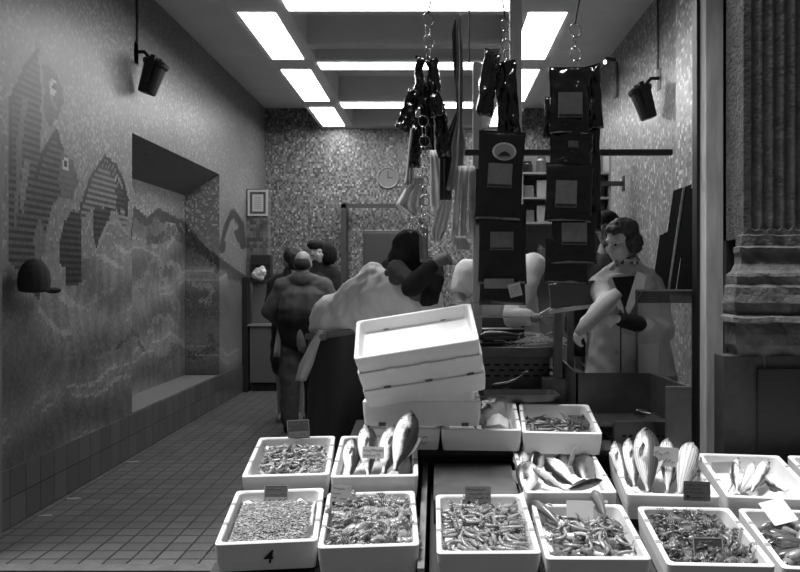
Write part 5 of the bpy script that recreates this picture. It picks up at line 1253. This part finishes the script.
for i in range(15):
    f = i/14; z = 1.16-.74*f; rx_ = .205+.02*f; ry_ = .20
    rings.append([Vector((pel.x-base.x+.02+(.0)*f+(rx_+.010*math.sin(5*a*2*PI/36+3*f)*f)*math.cos(a*2*PI/36), pel.y-base.y+(ry_+.012*math.sin(7*a*2*PI/36)*f)*math.sin(a*2*PI/36), z+.03*math.cos(a*2*PI/36)*(1-f))) for a in range(36)])
inner = [[Vector((v.x*.97+.03*(pel.x-base.x), v.y*.97, v.z)) for v in r_] for r_ in rings[::-1]]
q.loft(rings+inner, cap=False); q.build('apron', ap, t, smooth=True)
q = MB(); q.loft([[Vector((pel.x-base.x+.01+(.208+d)*math.cos(a*2*PI/30), pel.y-base.y+(.205+d)*math.sin(a*2*PI/30), 1.15+dz+.03*math.cos(a*2*PI/30))) for a in range(30)] for d, dz in ((0, -.02), (.01, -.012), (.01, .012), (0, .02))], cap=False); q.build('apron_string', mat('apron_string', 120, .8), t, smooth=True)
MB().ell(W(322, 336, 4.72)-base, (.04, .03, .03)).build('knot', mat('apron_string', 120, .8), t, smooth=True)
bt = drape('hanging_cloth', 'x', 'cloth', [(330, 318, 324), (345, 309, 319), (365, 299, 313), (381, 295, 306)], 4.70, mat('white_cloth', 190, .85), folds=1, amp=.01)
for k_ in ('label', 'category'): del bt[k_]
bt.location = bt.location-base; bt.parent = t; bt.name = 'white_cloth'
mb = MB()
for q in (-1, 1): mb.cap(pel+Vector((q*.10, 0, -.05)), .12, (pel.x+q*.10, 4.93, .52), .10); mb.cap((pel.x+q*.10, 4.93, .52), .10, (pel.x+q*.11, 4.98, .14), .085)
bake(mb, 'trousers', mat('black_trousers', 20, .9), t, base, .012, 4, .01, 8)
mb = MB()
for q in (-1, 1): mb.cap((pel.x+q*.11, 5.0, .06), .06, (pel.x+q*.12, 4.84, .045), .045)
bake(mb, 'boots', mat('rubber_boot', 30, .5), t, base, .009, 3)

# --- shop assistant in a white shirt behind the pouches
base = Vector((W(500, 0, 5.7).x, 5.75, 0)); t = person('person in a white shirt behind the black pouches, arm reaching right', base)
D = 5.75; hc = W(503, 228, 5.55); sl_, sr_ = W(466, 272, D), W(533, 266, D); ch = W(500, 288, D); pel = Vector((base.x, 5.8, 1.0))
mb = MB(); p, HM = head_parts(mb, hc, 10, 25); mb.cap(hc+Vector((0, .03, -.12)), .055, ch, .12); mb.cap(ch, .16, pel, .16)
for q in (-1, 1): mb.cap(pel+Vector((q*.1, 0, -.02)), .09, (pel.x+q*.1, 5.8, .08), .05); mb.cap((pel.x+q*.1, 5.8, .05), .045, (pel.x+q*.11, 5.66, .035), .033)
eA = W(458, 302, 5.6); wA = W(468, 325, 5.4); mb.cap(sl_, .055, eA, .045); mb.cap(eA, .042, wA, .03); hand_parts(mb, wA, (.3, -.8, -.3), (0, 0, 1))
eB = W(512, 318, 5.30); wB = W(541, 318, 5.12); mb.cap(sr_, .06, eB, .048); mb.cap(eB, .042, wB, .03); hand_parts(mb, wB, (1, -.1, .2), (0, -.5, .8))
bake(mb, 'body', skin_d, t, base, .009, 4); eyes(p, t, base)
mb = MB(); mb.ell(p(0, .03, .05), (.082, .09, .072), HM); bake(mb, 'hair', mat('black_hair', 22, .6, bump=.6), t, base, .009, 3)
mb = MB(); mb.cap(sl_, .095, sr_, .10); mb.cap(ch, .20, pel, .21); mb.cap(ch+Vector((.10, 0, .02)), .17, pel+Vector((.14, -.05, .0)), .17); mb.cap(sl_, .095, eA+(sl_-eA)*.45, .085); mb.cap(sr_, .10, eB, .075); mb.cap(eB, .07, eB+(wB-eB)*.55, .06)
bake(mb, 'shirt', mat('white_shirt', 232, .85, bump=.3, bscale=10), t, base, .012, 5, .018, 7)
q = MB(); q.box(-.16, .16, -.235, -.215, .55, 1.22); q.build('apron', mat('grey_apron', 70, .8), t, bevel=.01)
mb = MB()
for q in (-1, 1): mb.cap(pel+Vector((q*.1, 0, -.02)), .12, (pel.x+q*.1, 5.8, .12), .085)
bake(mb, 'trousers', mat('black_trousers', 20, .9), t, base, .014, 4)
o = MB().box(-.05, .05, -.03, .03, -.045, .045, Ry(-30)).build('paper_packet', mat('packet_paper', 170, .7), bevel=.006); o.location = W(549, 316, 5.06); prop(o, 'small pale paper packet in the reaching hand of the shop assistant', 'packet')

# --- balding customer seen from behind
base = Vector((W(303, 0, 7.48).x, 7.48, 0)); t = person('balding man seen from behind in a two-tone jacket, standing among the customers', base)
D = 7.48; hc = W(303, 264, D); ch = W(304, 305, D); pel = Vector((base.x, 7.5, .93))
mb = MB(); p, HM = head_parts(mb, hc, 180, 5, 0, 1.05); mb.cap(hc+Vector((0, -.03, -.12)), .06, ch, .14); mb.cap(ch, .17, pel, .17)
for q in (-1, 1): mb.cap(pel+Vector((q*.12, 0, -.02)), .09, (pel.x+q*.13, D, .08), .05); mb.cap((pel.x+q*.13, D-.02, .05), .045, (pel.x+q*.14, D+.14, .035), .035)
arm = []
for q in (-1, 1):
    a = hc+Vector((q*.19, 0, -.225)); e_ = Vector((base.x+q*.33, D, 1.17)); w2_ = Vector((base.x+q*.22, D+.18, 1.02)); arm.append((a, e_, w2_)); mb.cap(a, .055, e_, .045); mb.cap(e_, .04, w2_, .03); hand_parts(mb, w2_, (-q*.5, .7, -.1), (0, 0, 1))
bake(mb, 'body', skin_d, t, base, .010, 4); eyes(p, t, base, 1.05)
mb = MB(); mb.ell(p(0, .045, .0), (.082, .078, .072), HM); bake(mb, 'short_hair', mat('grey_hair', 50, .9, bump=.4), t, base, .010, 2)
gj = mat('grey_jacket', 76, .85, bump=.3, bscale=18); bj = mat('black_jacket_band', 22, .8, bump=.2)
mb = MB(); mb.cap(arm[0][0], .10, arm[1][0], .10); mb.cap(ch+Vector((-.07, 0, .03)), .18, ch+Vector((-.07, 0, -.03)), .19); mb.cap(ch+Vector((.07, 0, .03)), .18, ch+Vector((.07, 0, -.03)), .19)
for a, e_, w2_ in arm: mb.cap(a, .09, e_, .075); mb.cap(e_, .072, w2_, .058)
mb.cap(hc+Vector((-.04, -.04, -.145)), .082, hc+Vector((.04, -.04, -.145)), .082); mb.cap(hc+Vector((-.09, 0, -.18)), .09, hc+Vector((.09, 0, -.18)), .09); bake(mb, 'jacket', gj, t, base, .012, 4, .012, 7)
mb = MB(); mb.cap(ch+Vector((-.08, 0, -.11)), .19, pel+Vector((-.08, 0, -.0)), .17); mb.cap(ch+Vector((.08, 0, -.11)), .19, pel+Vector((.08, 0, 0)), .17); bake(mb, 'jacket_back_panel', bj, t, base, .012, 3, .008, 7)
mb = MB()
for q in (-1, 1): mb.cap(pel+Vector((q*.12, 0, -.06)), .12, (pel.x+q*.13, D, .14), .085)
bake(mb, 'trousers', mat('grey_trousers', 78, .9, bump=.2), t, base, .012, 4, .012, 8)
mb = MB()
for q in (-1, 1): mb.cap((pel.x+q*.13, D-.03, .055), .058, (pel.x+q*.14, D+.14, .045), .045)
bake(mb, 'shoes', mat('black_shoe', 14, .4), t, base, .010, 3)
drape('newspaper', 'folded pale newspaper hanging from the balding man\'s left side', 'newspaper', [(318, 279, 282), (335, 276, 281), (357, 273, 280)], 7.4, mat('newsprint', 150, .8), folds=1, amp=.006)

# --- the two dark figures embracing in front of him
for (pxh, pyh, D, yaw, lab, hat) in ((318, 252, 8.35, 40, 'person in a wide black fur hat facing the camera behind the balding man', True), (291, 259, 8.15, -110, 'dark-haired person in a black coat, half hidden left of the balding man', False)):
    base = Vector((W(pxh, 0, D).x, D, 0)); t = person(lab, base); hc = W(pxh, pyh, D)
    mb = MB(); p, HM = head_parts(mb, hc, yaw if hat else yaw, 8, 0, .95); ch = hc+Vector((0, .03, -.38)); pel = Vector((base.x, D+.02, .9))
    mb.cap(hc+Vector((0, .03, -.12)), .055, ch, .13); mb.cap(ch, .15, pel, .15)
    for q in (-1, 1):
        mb.cap(pel+Vector((q*.09, 0, 0)), .09, (pel.x+q*.09, D, .08), .05); mb.cap((pel.x+q*.09, D, .05), .045, (pel.x+q*.1, D-.12, .035), .035); a = hc+Vector((q*.17, .03, -.27)); e_ = Vector((base.x+q*.22, D, 1.15)); w2_ = Vector((base.x+q*.14, D-.2, 1.1)); mb.cap(a, .05, e_, .04); mb.cap(e_, .04, w2_, .03); hand_parts(mb, w2_, (-q*.6, -.6, 0), (0, 0, 1))
    bake(mb, 'body', skin if hat else skin_d, t, base, .011, 4); eyes(p, t, base, .95)
    mb = MB(); mb.cap(hc+Vector((-.12, .03, -.24)), .10, hc+Vector((.12, .03, -.24)), .10); mb.cap(hc+Vector((0, .03, -.13)), .085, hc+Vector((0, .03, -.2)), .10); mb.cap(ch, .19, (base.x, D+.02, .62), .22)
    for q in (-1, 1): mb.cap(hc+Vector((q*.17, .03, -.27)), .085, (base.x+q*.22, D, 1.15), .07); mb.cap((base.x+q*.22, D, 1.15), .07, (base.x+q*.16, D-.15, 1.12), .055)
    bake(mb, 'coat', mat('black_coat', 24, .9), t, base, .014, 4, .012, 8)
    mb = MB()
    if hat:
        mb.ell(p(0, .03, .075), (.115, .115, .065), HM); mb.ell(hc+Vector((.11, .02, -.02)), (.10, .11, .13)); mb.ell(hc+Vector((.03, .08, .02)), (.13, .08, .12))
        bake(mb, 'fur_hat', mat('black_fur', 16, .95, bump=.6), t, base, .012, 4, .01, 12)
    else:
        mb.ell(p(0, .03, .03), (.10, .11, .10), HM); mb.ell(p(0, .05, -.05), (.09, .08, .09), HM)
        bake(mb, 'dark_hair', mat('black_hair', 22, .6, bump=.6), t, base, .012, 4, .01, 14)

# scraps on the floor
for i, (px, py, lab) in enumerate(((46, 516, 'pale torn paper scrap lying on the floor near the left skirting'), (73, 499, 'small leaf-like scrap on the floor tiles beyond the torn paper'), (132, 462, 'tiny scrap on the floor tiles halfway along the left wall'))):
    D = F*CH/(py-VY); q = MB(); n = 7
    q.prism([(.045*(1+.4*math.sin(3*k+i))*math.cos(2*PI*k/n), .022*(1+.4*math.cos(2*k))*math.sin(2*PI*k/n)) for k in range(n)], .003, Rx(90))
    o = q.build('paper_scrap', mat('scrap', 170, .8)); o.location = (W(px, 0, D).x, D, .003); prop(o, lab, 'scrap')
